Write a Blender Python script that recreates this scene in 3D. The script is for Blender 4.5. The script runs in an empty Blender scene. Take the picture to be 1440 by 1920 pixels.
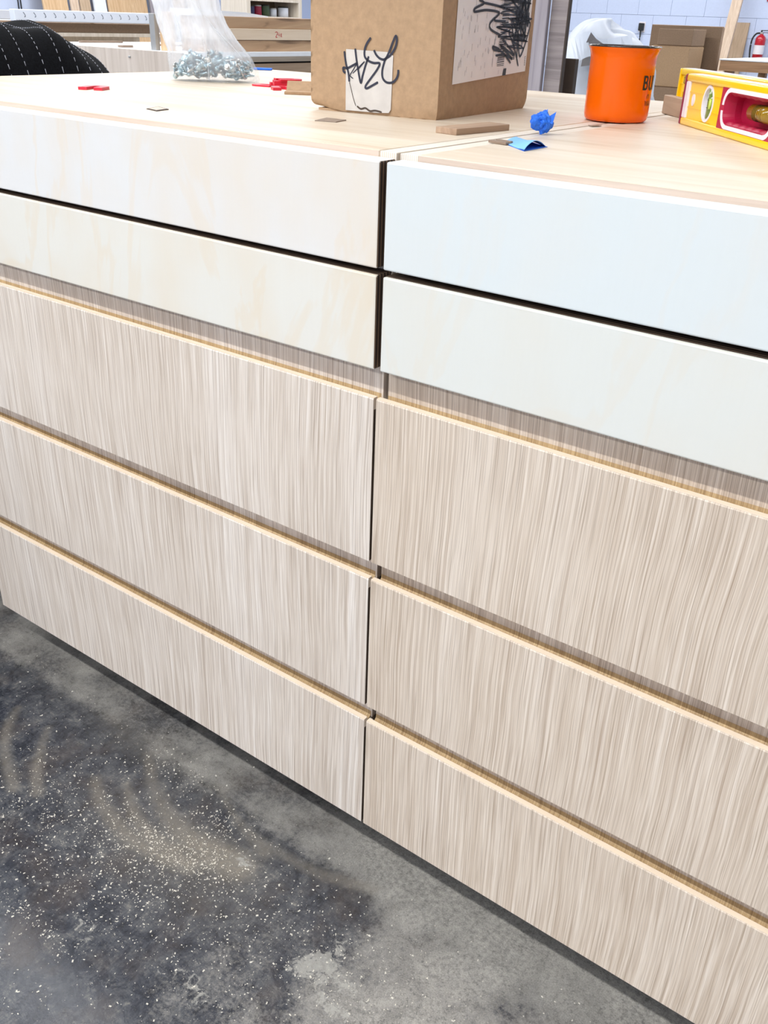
import bpy, bmesh, math, random
import numpy as np
from mathutils import Vector, Matrix
random.seed(7); RNG = np.random.default_rng(11)
C = bpy.context.scene.collection
SC = bpy.context.scene

# ------------------------------------------------------------------ camera
cam_d = bpy.data.cameras.new('camera'); cam = bpy.data.objects.new('camera', cam_d); C.objects.link(cam)
_r = Vector((0.8033079, 0.59463825, 0.03319289)); _u = Vector((-0.30629664, 0.36469877, 0.87930494)); _f = Vector((-0.51076295, 0.71651947, -0.47510111))
cam.matrix_world = Matrix(((_r.x, _u.x, -_f.x, 0.53822), (_r.y, _u.y, -_f.y, -0.72842), (_r.z, _u.z, -_f.z, 1.07373), (0, 0, 0, 1)))
cam_d.sensor_fit = 'AUTO'; cam_d.sensor_width = 36.0; cam_d.lens = 1716.66 / 1920 * 36
cam_d.clip_start = 0.02; cam_d.clip_end = 60
SC.camera = cam

# ------------------------------------------------------------------ world, light, exposure
w = bpy.data.worlds.new('world'); SC.world = w; w.use_nodes = True
w.node_tree.nodes['Background'].inputs[0].default_value = (0.85, 0.92, 1, 1)
w.node_tree.nodes['Background'].inputs[1].default_value = 0.3
SC.view_settings.view_transform = 'Standard'; SC.view_settings.look = 'None'
SC.view_settings.gamma = 1; SC.view_settings.use_curve_mapping = False
SC.view_settings.exposure = 0.02
# rows of LED strip lights under the ceiling, several added as fill: (x, y, length, watts)
LZ = 3.45
LIGHT_ROWS = [(-0.7, -1.9, 4.8, 150), (-4.4, 0.9, 4.8, 85), (-1.6, 1.9, 2.4, 45), (-5.9, 5.2, 4.8, 165), (1.2, 5.2, 4.8, 60), (-3.8, 8.6, 4.8, 110), (1.2, 8.6, 4.8, 100), (-5.6, -2.2, 4.8, 110), (-0.7, -4.6, 4.8, 160)]
for i, (x, y, L, e) in enumerate(LIGHT_ROWS):
    ld = bpy.data.lights.new('strip_and_fill_lamp', 'AREA'); ld.shape = 'RECTANGLE'; ld.size = L; ld.size_y = 0.12; ld.energy = e; ld.color = (0.98, 0.99, 1.0)
    lo = bpy.data.objects.new('strip_and_fill_lamp', ld); C.objects.link(lo); lo.location = (x, y, LZ - 0.04)

# ------------------------------------------------------------------ helpers
def newbm(): return bmesh.new()

def box(bm, x0, x1, y0, y1, z0, z1, bev=0.0, mi=0, seg=1):
    v = [bm.verts.new((x, y, z)) for x in (x0, x1) for y in (y0, y1) for z in (z0, z1)]
    idx = [(0, 1, 3, 2), (4, 6, 7, 5), (0, 4, 5, 1), (2, 3, 7, 6), (0, 2, 6, 4), (1, 5, 7, 3)]
    fs = [bm.faces.new([v[i] for i in q]) for q in idx]
    for f in fs: f.material_index = mi
    if bev > 0:
        es = list({e for f in fs for e in f.edges})
        bmesh.ops.bevel(bm, geom=es, offset=bev, segments=seg, profile=0.5, affect='EDGES')
    return fs

def prism(bm, poly, fn, a, b, mi=0):
    """extrude 2D polygon between a and b, fn(u,v,t)->xyz"""
    A = [bm.verts.new(fn(u, v, a)) for u, v in poly]; B = [bm.verts.new(fn(u, v, b)) for u, v in poly]
    n = len(poly)
    try:
        f = bm.faces.new(A); f.material_index = mi; f = bm.faces.new(list(reversed(B))); f.material_index = mi
    except ValueError: pass
    for i in range(n):
        f = bm.faces.new((A[i], B[i], B[(i+1) % n], A[(i+1) % n])); f.material_index = mi
    bmesh.ops.recalc_face_normals(bm, faces=bm.faces[:])

def lathe(bm, prof, n=48, cx=0, cy=0, mi=0, close_bottom=False, close_top=False):
    rings = [[bm.verts.new((cx + r*math.cos(2*math.pi*k/n), cy + r*math.sin(2*math.pi*k/n), z)) for k in range(n)] for r, z in prof]
    for a, b in zip(rings, rings[1:]):
        for k in range(n):
            f = bm.faces.new((a[k], a[(k+1) % n], b[(k+1) % n], b[k])); f.smooth = True; f.material_index = mi
    if close_bottom: bm.faces.new(list(reversed(rings[0]))).material_index = mi
    if close_top: bm.faces.new(rings[-1]).material_index = mi
    return rings

def tube(bm, pts, rad, n=8, mi=0, cap=True):
    pts = [Vector(p) for p in pts]; rings = []
    up = Vector((0, 0, 1))
    for i, p in enumerate(pts):
        t = (pts[min(i+1, len(pts)-1)] - pts[max(i-1, 0)]).normalized()
        s = t.cross(up)
        if s.length < 1e-3: s = t.cross(Vector((1, 0, 0)))
        s.normalize(); q = s.cross(t).normalized()
        r = rad[i] if hasattr(rad, '__len__') else rad
        rings.append([bm.verts.new(p + s*r*math.cos(2*math.pi*k/n) + q*r*math.sin(2*math.pi*k/n)) for k in range(n)])
    for a, b in zip(rings, rings[1:]):
        for k in range(n):
            f = bm.faces.new((a[k], a[(k+1) % n], b[(k+1) % n], b[k])); f.smooth = True; f.material_index = mi
    if cap:
        bm.faces.new(list(reversed(rings[0]))).material_index = mi; bm.faces.new(rings[-1]).material_index = mi
    bmesh.ops.recalc_face_normals(bm, faces=bm.faces[:])

def smooth_pts(pts, k=6):
    P = [np.array(p, float) for p in pts]; out = []
    for i in range(len(P)-1):
        p0 = P[max(i-1, 0)]; p1 = P[i]; p2 = P[i+1]; p3 = P[min(i+2, len(P)-1)]
        for j in range(k):
            t = j/k
            out.append(0.5*((2*p1) + (-p0+p2)*t + (2*p0-5*p1+4*p2-p3)*t*t + (-p0+3*p1-3*p2+p3)*t**3))
    out.append(P[-1]); return out

def ribbon(bm, pts, width, fn, k=6, taper=True, mi=0):
    """flat pen stroke: 2D points -> strip mapped by fn(u,v)"""
    P = smooth_pts(pts, k) if k > 1 else [np.array(p, float) for p in pts]
    L = []; R = []
    for i, p in enumerate(P):
        t = P[min(i+1, len(P)-1)] - P[max(i-1, 0)]; t = t/(np.hypot(*t)+1e-9); n = np.array([-t[1], t[0]])
        wv = width/2*(0.6 if taper and i in (0, len(P)-1) else 1)
        L.append(bm.verts.new(fn(*(p+n*wv)))); R.append(bm.verts.new(fn(*(p-n*wv))))
    for i in range(len(P)-1):
        bm.faces.new((L[i], R[i], R[i+1], L[i+1])).material_index = mi

def obj(name, bm, mat, parent=None, smooth=False, loc=None, rotz=0):
    me = bpy.data.meshes.new(name); bm.to_mesh(me); bm.free()
    for m in (mat if isinstance(mat, (list, tuple)) else [mat]): me.materials.append(m)
    if smooth:
        for p in me.polygons: p.use_smooth = True
    o = bpy.data.objects.new(name, me); C.objects.link(o)
    if parent: o.parent = parent
    if loc: o.location = loc
    if rotz: o.rotation_euler = (0, 0, rotz)
    return o

def tag(o, label=None, cat=None, group=None, kind=None):
    if label: o['label'] = label
    if cat: o['category'] = cat
    if group: o['group'] = group
    if kind: o['kind'] = kind
    return o

def thing(name, label, cat, loc=(0, 0, 0), rotz=0, group=None):
    o = bpy.data.objects.new(name, None); C.objects.link(o); o.empty_display_size = 0.05
    o.location = loc; o.rotation_euler = (0, 0, rotz)
    return tag(o, label, cat, group)

def bx(name, mat, parent, *d, bev=0.0, seg=1, **kw):
    bm = newbm(); box(bm, *d, bev=bev, seg=seg); return obj(name, bm, mat, parent, **kw)

# ------------------------------------------------------------------ materials
class NT:
    def __init__(s, name):
        s.m = bpy.data.materials.new(name); s.m.use_nodes = True; s.t = s.m.node_tree
        s.b = s.t.nodes['Principled BSDF']; s.out = s.t.nodes['Material Output']
    def n(s, typ, **kw):
        nd = s.t.nodes.new(typ)
        for k, v in kw.items():
            if k.startswith('i_'): nd.inputs[k[2:]].default_value = v
            else: setattr(nd, k, v)
        return nd
    def l(s, a, b): s.t.links.new(a, b)
    def coord(s, scale=(1, 1, 1), rot=(0, 0, 0), kind='Object'):
        tc = s.n('ShaderNodeTexCoord'); mp = s.n('ShaderNodeMapping'); s.l(tc.outputs[kind], mp.inputs[0])
        mp.inputs['Scale'].default_value = scale; mp.inputs['Rotation'].default_value = rot
        return mp.outputs[0]
    def noise(s, vec, scale=1, detail=4, rough=0.5, dist=0):
        nd = s.n('ShaderNodeTexNoise'); nd.inputs['Scale'].default_value = scale; nd.inputs['Detail'].default_value = detail
        nd.inputs['Roughness'].default_value = rough; nd.inputs['Distortion'].default_value = dist
        s.l(vec, nd.inputs['Vector']); return nd.outputs['Fac']
    def ramp(s, fac, stops, interp='LINEAR'):
        r = s.n('ShaderNodeValToRGB'); cr = r.color_ramp; cr.interpolation = interp
        while len(cr.elements) < len(stops): cr.elements.new(0.5)
        for e, (p, c) in zip(cr.elements, stops): e.position = p; e.color = (*c, 1) if len(c) == 3 else c
        s.l(fac, r.inputs[0]); return r.outputs[0]
    def mix(s, fac, a, b, mode='MIX'):
        m = s.n('ShaderNodeMix', data_type='RGBA', blend_type=mode)
        for v, k in ((fac, 0), (a, 6), (b, 7)):
            if hasattr(v, 'links'): s.l(v, m.inputs[k])
            elif isinstance(v, (int, float)): m.inputs[k].default_value = v
            else: m.inputs[k].default_value = (*v, 1)
        return m.outputs[2]
    def math(s, op, a, b=0.5, clamp=False):
        m = s.n('ShaderNodeMath', operation=op, use_clamp=clamp)
        for v, k in ((a, 0), (b, 1)):
            if hasattr(v, 'links'): s.l(v, m.inputs[k])
            else: m.inputs[k].default_value = v
        return m.outputs[0]
    def bump(s, h, strength=0.2, dist=0.002):
        b = s.n('ShaderNodeBump'); b.inputs['Strength'].default_value = strength; b.inputs['Distance'].default_value = dist
        s.l(h, b.inputs['Height']); s.l(b.outputs[0], s.b.inputs['Normal'])
    def col(s, c):
        if hasattr(c, 'links'): s.l(c, s.b.inputs['Base Color'])
        else: s.b.inputs['Base Color'].default_value = (*c, 1)
    def set(s, **kw):
        for k, v in kw.items():
            k = {'rough': 'Roughness', 'metal': 'Metallic', 'spec': 'Specular IOR Level', 'coat': 'Coat Weight', 'trans': 'Transmission Weight', 'alpha': 'Alpha'}[k]
            if hasattr(v, 'links'): s.l(v, s.b.inputs[k])
            else: s.b.inputs[k].default_value = v
        return s

def plain(name, c, rough=0.6, var=0.06, scale=30, **kw):
    t = NT(name); n = t.noise(t.coord((1, 1, 1)), scale, 3)
    lo = tuple(max(0, x*(1-var)) for x in c); hi = tuple(min(1, x*(1+var)) for x in c)
    t.col(t.ramp(n, [(0.3, lo), (0.7, hi)])); t.set(rough=rough, **kw); return t.m

def srgb(r, g, b): return tuple(((x/255)/12.92 if x/255 <= 0.04045 else ((x/255+0.055)/1.055)**2.4) for x in (r, g, b))

def laminate(name, tint=(1, 1, 1), dark=1.0):
    """linear grey-beige oak laminate, grain running up (object z)"""
    t = NT(name)
    warp = t.noise(t.coord((1.5, 1.5, 2.2)), 1.0, 2)
    tc = t.n('ShaderNodeTexCoord'); sep = t.n('ShaderNodeSeparateXYZ'); t.l(tc.outputs['Object'], sep.inputs[0])
    xw = t.math('ADD', sep.outputs[0], t.math('MULTIPLY', t.math('SUBTRACT', warp, 0.5), 0.03))
    def streak(sx, sz, detail, rough):
        cb = t.n('ShaderNodeCombineXYZ'); t.l(t.math('MULTIPLY', xw, sx), cb.inputs[0]); t.l(t.math('MULTIPLY', sep.outputs[2], sz), cb.inputs[2])
        t.l(t.math('MULTIPLY', sep.outputs[1], 3.0), cb.inputs[1])
        return t.noise(cb.outputs[0], 1.0, detail, rough)
    s1 = streak(400, 3.2, 3, 0.7); s2 = streak(900, 11, 2, 0.6); s3 = streak(14, 0.6, 2, 0.5); s4 = streak(190, 1.5, 2, 0.5); s5 = streak(600, 5, 2, 0.6)
    T = lambda c: tuple(min(1, a*b*dark) for a, b in zip(c, tint))
    c1 = t.ramp(s1, [(0.28, T(srgb(176, 158, 139))), (0.42, T(srgb(206, 191, 174))), (0.55, T(srgb(224, 212, 197))), (0.70, T(srgb(240, 231, 219)))])
    c2 = t.mix(t.math('MULTIPLY', t.ramp(s2, [(0.50, (0, 0, 0)), (0.64, (1, 1, 1))]), 0.50), c1, T(srgb(164, 146, 127)))
    c2 = t.mix(t.math('MULTIPLY', t.ramp(s5, [(0.55, (0, 0, 0)), (0.64, (1, 1, 1))]), 0.62), c2, T(srgb(150, 131, 112)))
    c3 = t.mix(0.18, c2, t.ramp(s3, [(0.32, T(srgb(190, 172, 152))), (0.5, T(srgb(217, 203, 187))), (0.68, T(srgb(238, 230, 220)))]))
    c4 = t.mix(t.math('MULTIPLY', t.ramp(s4, [(0.62, (0, 0, 0)), (0.68, (1, 1, 1))]), 0.36), c3, T(srgb(160, 138, 118)))
    t.col(c4); t.set(rough=0.48, spec=0.35); t.bump(s2, 0.12, 0.0006)
    return t.m

def birch(name, base, fig, amt=0.5, along='x'):
    """pale rotary birch face with faint cathedral figure"""
    t = NT(name)
    sc = (1.0, 1, 0.55) if along == 'x' else (1, 1, 1)
    v = t.coord((5.5, 5.5, 2.0))
    n1 = t.noise(v, 1.0, 5, 0.55, 1.2)
    wv = t.n('ShaderNodeMath', operation='SINE'); t.l(t.math('MULTIPLY', n1, 34), wv.inputs[0])
    fine = t.noise(t.coord((260, 260, 16)), 1, 3)
    blot = t.noise(t.coord((7, 7, 4)), 1, 3)
    f1 = t.ramp(wv.outputs[0], [(0.55, (0, 0, 0)), (1.0, (1, 1, 1))])
    c = t.mix(t.math('MULTIPLY', f1, amt*0.55), base, fig)
    c = t.mix(t.math('MULTIPLY', t.ramp(blot, [(0.45, (0, 0, 0)), (0.75, (1, 1, 1))]), amt), c, fig)
    c = t.mix(t.math('MULTIPLY', fine, 0.10), c, tuple(x*0.8 for x in base))
    t.col(c); t.set(rough=0.5, spec=0.3); return t.m

def plyedge(name, axis, light, darkc, pitch=0.0028):
    """striped plywood end: layers across one object axis"""
    t = NT(name); sep = t.n('ShaderNodeSeparateXYZ'); tc = t.n('ShaderNodeTexCoord'); t.l(tc.outputs['Object'], sep.inputs[0])
    a = sep.outputs['XYZ'.index(axis)]
    s = t.n('ShaderNodeMath', operation='SINE'); t.l(t.math('MULTIPLY', a, 2*math.pi/pitch), s.inputs[0])
    n = t.noise(t.coord((60, 60, 60)), 1, 3)
    f = t.math('ADD', s.outputs[0], t.math('MULTIPLY', n, 0.7))
    t.col(t.ramp(f, [(0.15, darkc), (0.75, light)])); t.set(rough=0.7); return t.m

def plank(name, c_lo, c_hi, axis='y', rough=0.6, knots=False, sc=1.0):
    t = NT(name); s = {'x': (2*sc, 45*sc, 45*sc), 'y': (45*sc, 2*sc, 45*sc), 'z': (45*sc, 45*sc, 2*sc)}[axis]
    n = t.noise(t.coord(s), 1, 4, 0.6, 0.6); c = t.ramp(n, [(0.3, c_lo), (0.7, c_hi)])
    if knots:
        k = t.noise(t.coord({'x': (3, 14, 14), 'y': (14, 3, 14), 'z': (14, 14, 3)}[axis]), 1, 3, 0.6, 0.8)
        c = t.mix(t.ramp(k, [(0.58, (0, 0, 0)), (0.72, (0.85, 0.85, 0.85))]), c, tuple(x*0.25 for x in c_lo))
    t.col(c); t.set(rough=rough); return t.m

def emis(name, c, e):
    t = NT(name); t.col(c); t.b.inputs['Emission Color'].default_value = (*c, 1); t.b.inputs['Emission Strength'].default_value = e; return t.m

M = {}
M['lam'] = laminate('oak_laminate_lit', (1.08, 1.085, 1.095)); M['lam2'] = laminate('oak_laminate_dim', (1.02, 0.985, 0.94))  # left fronts lighter, right ones warmer: light from the left put into the tints
M['honey'] = laminate('cove_bounce_gold', (0.80, 0.655, 0.42))  # bounced glow of the grip groove put into the colour
M['cream_edge'] = plain('cream_edge_band', srgb(246, 226, 200), 0.5, 0.03)
M['birch_warm'] = birch('birch_warm', srgb(228, 226, 221), srgb(230, 213, 187), 0.65)
M['birch_cream'] = birch('birch_cream', srgb(228, 224, 212), srgb(227, 208, 178), 0.60)
M['birch_white'] = birch('birch_white', srgb(220, 225, 222), srgb(226, 221, 209), 0.45)
M['birch_pale'] = birch('birch_pale', srgb(224, 224, 215), srgb(226, 217, 199), 0.60)
M['ply_end'] = plyedge('ply_end_dark', 'Y', srgb(128, 104, 82), srgb(58, 44, 36), 0.0052)
M['ply_front'] = plank('ply_front_edge', srgb(186, 164, 146), srgb(228, 210, 194), 'x', 0.7)
M['ply_x'] = plyedge('ply_gable_edge', 'X', srgb(238, 228, 214), srgb(212, 198, 180), 0.0024)
M['black_in'] = plain('shade_dark_inside', (0.06, 0.052, 0.045), 0.9)  # inside boards darkened to stand for shade seen through the gaps
M['toe'] = plain('dark_plinth', (0.03, 0.027, 0.025), 0.8)

def tabletop_mat():
    t = NT('maple_top'); n = t.noise(t.coord((2.2, 26, 10)), 1, 5, 0.6, 1.0); b = t.noise(t.coord((2, 5, 3)), 1, 3)
    c = t.ramp(n, [(0.3, srgb(206, 186, 160)), (0.5, srgb(220, 204, 182)), (0.72, srgb(227, 214, 196))])
    c = t.mix(t.math('MULTIPLY', t.ramp(b, [(0.5, (0, 0, 0)), (0.75, (1, 1, 1))]), 0.45), c, srgb(216, 190, 162))
    t.col(c); t.set(rough=0.42, spec=0.4); return t.m
M['top'] = tabletop_mat()

def cardboard(name, c, axis='z'):
    t = NT(name); n = t.noise(t.coord((90, 90, 90)), 1, 4, 0.7); r = t.noise(t.coord((120, 120, 6)), 1, 2); b = t.noise(t.coord((8, 8, 8)), 1, 3)
    lo = tuple(x*0.84 for x in c); hi = tuple(min(1, x*1.1) for x in c)
    cc = t.ramp(n, [(0.3, lo), (0.7, hi)]); cc = t.mix(t.math('MULTIPLY', r, 0.22), cc, lo)
    cc = t.mix(t.math('MULTIPLY', t.ramp(b, [(0.45, (0, 0, 0)), (0.7, (1, 1, 1))]), 0.25), cc, tuple(x*0.8 for x in c))
    t.col(cc); t.set(rough=0.75, spec=0.2); t.bump(r, 0.15, 0.001); return t.m
M['card'] = cardboard('corrugated_card', srgb(178, 148, 116))
M['card_dark'] = cardboard('brown_card', srgb(146, 122, 100))
M['paper'] = plain('white_paper', srgb(238, 234, 230), 0.7, 0.03)
M['paper_old'] = plain('scuffed_paper', srgb(204, 198, 190), 0.7, 0.06, 60)
M['ink'] = plain('marker_ink', srgb(40, 42, 56), 0.5, 0.1)
M['ink_black'] = plain('black_ink', (0.012, 0.012, 0.014), 0.5, 0.1)
M['ink_grey'] = plain('faint_grey_print', srgb(188, 184, 184), 0.7, 0.1)
M['ink_red'] = plain('red_marker', srgb(200, 70, 70), 0.6, 0.1)
M['orange'] = plain('orange_enamel', srgb(244, 100, 0), 0.2, 0.02, coat=0.12, spec=0.25)
M['rim'] = plain('black_enamel_rim', (0.02, 0.012, 0.01), 0.2, 0.1, coat=0.5)
M['mug_in'] = plain('orange_enamel_inside', srgb(240, 98, 8), 0.2, 0.02, coat=0.4)
M['tape'] = plain('blue_masking_tape', srgb(36, 112, 226), 0.6, 0.12, 60)
M['tape_l'] = plain('blue_masking_tape_face', srgb(122, 186, 250), 0.5, 0.06, 60)
M['walnut'] = plank('grey_oak_offcut', srgb(138, 108, 84), srgb(196, 166, 138), 'x', 0.6)
M['stick'] = plank('thin_grey_offcut', srgb(120, 100, 84), srgb(164, 142, 122), 'x', 0.6)
M['red'] = plain('red_plastic', srgb(214, 40, 62), 0.35, 0.05)
M['yellow'] = plain('yellow_enamel', srgb(250, 204, 8), 0.3, 0.02, coat=0.2)
M['crimson'] = plain('crimson_rubber', srgb(176, 20, 62), 0.4, 0.05)
M['maroon'] = plain('dark_red_rubber', srgb(140, 22, 56), 0.5, 0.05)
M['white_pl'] = plain('white_plastic', srgb(238, 232, 236), 0.4, 0.02)
M['vial'] = plain('green_vial_fluid', srgb(112, 136, 60), 0.12, 0.1, coat=0.6)
M['vial_l'] = plain('lime_vial_fluid', srgb(196, 220, 90), 0.12, 0.1, coat=0.6)
M['amber'] = plain('amber_vial', srgb(150, 116, 8), 0.15, 0.1, coat=0.6)
M['zinc'] = plain('zinc_plated_steel', srgb(186, 212, 220), 0.22, 0.1, 200, metal=0.9)
M['zinc_w'] = plain('warm_zinc_steel', srgb(206, 204, 196), 0.22, 0.1, 200, metal=0.9)
M['steel_white'] = plain('white_powder_coat', srgb(222, 228, 238), 0.4, 0.02)
M['slot'] = plain('dark_slot', srgb(110, 116, 128), 0.7)
M['alu'] = plain('grey_aluminium', srgb(176, 176, 174), 0.4, 0.05, metal=0.3)
M['black_fab'] = plain('black_quilted_fabric', (0.0035, 0.0038, 0.005), 0.95, 0.7, 260, spec=0.15)
M['thread'] = plain('white_thread', srgb(168, 170, 178), 0.8)
M['green_dk'] = plain('dark_green_tin', srgb(52, 74, 48), 0.5)
M['navy'] = plain('navy_tin', srgb(30, 34, 78), 0.5)
M['black_pl'] = plain('black_plastic', (0.015, 0.016, 0.016), 0.5)
M['ext_red'] = plain('extinguisher_red', srgb(186, 16, 34), 0.25, 0.03, coat=0.4)
M['foam'] = plain('white_foam_film', srgb(206, 212, 222), 0.45, 0.03, 8)
M['foam_grey'] = plain('grey_foam_patch', srgb(158, 154, 154), 0.8, 0.05)
M['sheet_white'] = plain('white_sheet', srgb(240, 244, 248), 0.5, 0.02)
M['pale_lam'] = plank('pale_ash_panel', srgb(196, 182, 168), srgb(222, 210, 198), 'z', 0.55)
M['grey_oak'] = plank('grey_oak_band', srgb(150, 138, 122), srgb(186, 172, 154), 'y', 0.55)
M['brown_lam'] = plank('brown_oak_front', srgb(140, 116, 92), srgb(172, 148, 122), 'y', 0.55)
M['hickory'] = plank('hickory_board', srgb(160, 122, 88), srgb(214, 180, 142), 'y', 0.6, knots=True, sc=0.5)
M['maple_bd'] = plank('pale_maple_board', srgb(226, 202, 172), srgb(240, 220, 194), 'y', 0.6)
M['pine'] = plank('pine_stud', srgb(204, 176, 148), srgb(234, 212, 190), 'z', 0.6)
M['orange_wd'] = plank('orange_fir', srgb(206, 166, 122), srgb(232, 200, 160), 'z', 0.6)
M['tan_bd'] = plank('tan_board', srgb(184, 158, 128), srgb(212, 186, 158), 'z', 0.6)
M['bench_wd'] = plank('bench_edge', srgb(150, 112, 78), srgb(188, 148, 110), 'x', 0.6)
M['grey_grain'] = plank('grey_cross_grain', srgb(122, 112, 112), srgb(172, 160, 156), 'x', 0.55, sc=0.8)
M['grey_smooth'] = plank('grey_straight_grain', srgb(150, 142, 148), srgb(178, 170, 174), 'z', 0.5)
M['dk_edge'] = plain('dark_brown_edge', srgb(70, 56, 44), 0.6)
M['shelf_wd'] = plank('cream_shelf_board', srgb(206, 194, 176), srgb(228, 218, 204), 'z', 0.6)
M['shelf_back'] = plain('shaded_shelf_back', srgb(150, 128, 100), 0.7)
M['dust'] = plain('wood_flecks', srgb(220, 214, 200), 0.9, 0.15, 500)
M['chip'] = plain('grey_brown_veneer', srgb(148, 130, 114), 0.6, 0.15, 90)
M['chip_l'] = plain('pale_veneer_face', srgb(206, 188, 170), 0.6, 0.1, 90)
M['fix'] = plain('white_fixture', (0.8, 0.8, 0.8), 0.5)
M['glow'] = emis('led_diffuser', (0.95, 0.98, 1.0), 6.0)

def bagmat():
    t = NT('clear_plastic_film'); t.col((0.90, 0.93, 0.97)); t.set(rough=0.18, spec=0.6)
    tr = t.n('ShaderNodeBsdfTransparent'); tl = t.n('ShaderNodeBsdfTranslucent'); tl.inputs[0].default_value = (0.9, 0.93, 0.97, 1)
    m1 = t.n('ShaderNodeMixShader'); m1.inputs[0].default_value = 0.5; t.l(t.b.outputs[0], m1.inputs[1]); t.l(tl.outputs[0], m1.inputs[2])
    m2 = t.n('ShaderNodeMixShader'); sp = t.n('ShaderNodeSeparateXYZ'); t.l(t.coord(), sp.inputs[0])
    up = t.ramp(t.math('MULTIPLY', sp.outputs[2], 5.0), [(0.10, (0.42,)*3), (0.40, (1, 1, 1))])   # gathered, cloudier film above the screws
    t.l(t.math('MULTIPLY', up, t.ramp(t.noise(t.coord((18, 18, 6)), 1, 4, 0.6, 0.8), [(0.35, (0.38,)*3), (0.70, (0.80,)*3)])), m2.inputs[0])
    t.l(tr.outputs[0], m2.inputs[1]); t.l(m1.outputs[0], m2.inputs[2]); t.l(m2.outputs[0], t.out.inputs[0]); return t.m
M['bag'] = bagmat()

def wallmat(name, c):
    t = NT(name); n = t.noise(t.coord((60, 60, 60)), 1, 4); t.col(t.ramp(n, [(0.3, tuple(x*0.96 for x in c)), (0.7, c)])); t.set(rough=0.7, spec=0.2)
    t.bump(n, 0.2, 0.002); return t.m
M['wall'] = wallmat('painted_block', srgb(208, 220, 246))
M['joint'] = wallmat('painted_joint', srgb(196, 208, 234))
M['ceil'] = wallmat('white_ceiling', (0.8, 0.8, 0.8))

def floormat():
    t = NT('worn_concrete')
    at = t.n('ShaderNodeAttribute'); at.attribute_name = 'wear'; sep = t.n('ShaderNodeSeparateColor'); t.l(at.outputs['Color'], sep.inputs[0])
    dust, stain, paint = sep.outputs[0], sep.outputs[1], sep.outputs[2]
    big = t.noise(t.coord((5, 5, 5)), 1, 6, 0.65); mid = t.noise(t.coord((28, 28, 28)), 1, 6, 0.7, 0.6); fine = t.noise(t.coord((150, 150, 150)), 1, 5, 0.75)
    grit = t.noise(t.coord((520, 520, 520)), 1, 3, 0.7)
    scr1 = t.noise(t.coord((38, 150, 38), (0, 0, 0.6)), 1, 6, 0.8, 1.5); scr2 = t.noise(t.coord((160, 30, 38), (0, 0, 0.25)), 1, 6, 0.8, 1.5)
    conc = t.ramp(t.math('ADD', t.math('MULTIPLY', mid, 0.22), t.math('ADD', t.math('MULTIPLY', fine, 0.48), t.math('MULTIPLY', grit, 0.30))), [(0.40, srgb(104, 103, 100)), (0.5, srgb(150, 147, 141)), (0.60, srgb(184, 180, 172))])
    ink = t.ramp(t.math('ADD', t.math('MULTIPLY', mid, 0.45), t.math('MULTIPLY', t.math('ADD', scr1, scr2), 0.275)), [(0.40, srgb(32, 35, 42)), (0.49, srgb(58, 61, 69)), (0.56, srgb(84, 86, 90)), (0.64, srgb(134, 131, 124))])
    brn = t.noise(t.coord((9, 9, 9)), 1, 4, 0.6); ink = t.mix(t.math('MULTIPLY', t.ramp(brn, [(0.5, (0, 0, 0)), (0.66, (1, 1, 1))]), 0.45), ink, srgb(84, 74, 68))
    s = t.math('ADD', stain, t.math('MULTIPLY', t.math('SUBTRACT', t.math('ADD', t.math('MULTIPLY', big, 0.6), t.math('MULTIPLY', fine, 0.5)), 0.55), 4.0), True)
    c = t.mix(t.ramp(s, [(0.20, (0, 0, 0)), (0.70, (1, 1, 1))]), conc, ink)
    # scratchy pale dust in the pores
    scr = t.math('MULTIPLY', t.ramp(fine, [(0.54, (0, 0, 0)), (0.68, (1, 1, 1))]), t.ramp(mid, [(0.42, (0, 0, 0)), (0.62, (1, 1, 1))]))
    c = t.mix(t.math('MULTIPLY', scr, 0.45), c, srgb(172, 167, 154))
    d = t.math('MULTIPLY', dust, t.ramp(fine, [(0.25, (0.45,)*3), (0.65, (1, 1, 1))]), True)
    c = t.mix(t.math('MULTIPLY', d, 0.85), c, srgb(146, 138, 124))
    p = t.ramp(t.math('ADD', paint, t.math('MULTIPLY', t.math('SUBTRACT', t.noise(t.coord((62, 62, 62)), 1, 8, 0.78, 0.8), 0.5), 3.0)), [(0.60, (0, 0, 0)), (0.74, (1, 1, 1))])
    p = t.math('MULTIPLY', p, t.ramp(fine, [(0.3, (0.35,)*3), (0.6, (1, 1, 1))]))
    c = t.mix(t.math('MULTIPLY', p, 0.8), c, srgb(176, 174, 166))
    c = t.mix(t.ramp(grit, [(0.67, (0, 0, 0)), (0.72, (0.75,)*3)]), c, srgb(186, 180, 164))
    c = t.mix(t.ramp(grit, [(0.27, (0.6,)*3), (0.33, (0, 0, 0))]), c, srgb(44, 44, 46))
    t.col(c)
    r = t.math('ADD', t.ramp(mid, [(0.3, (0.20,)*3), (0.7, (0.36,)*3)]), t.math('MULTIPLY', dust, 0.3), True)
    t.set(rough=r, spec=0.5); t.bump(fine, 0.25, 0.0012); return t.m
M['floor'] = floormat()

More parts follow.
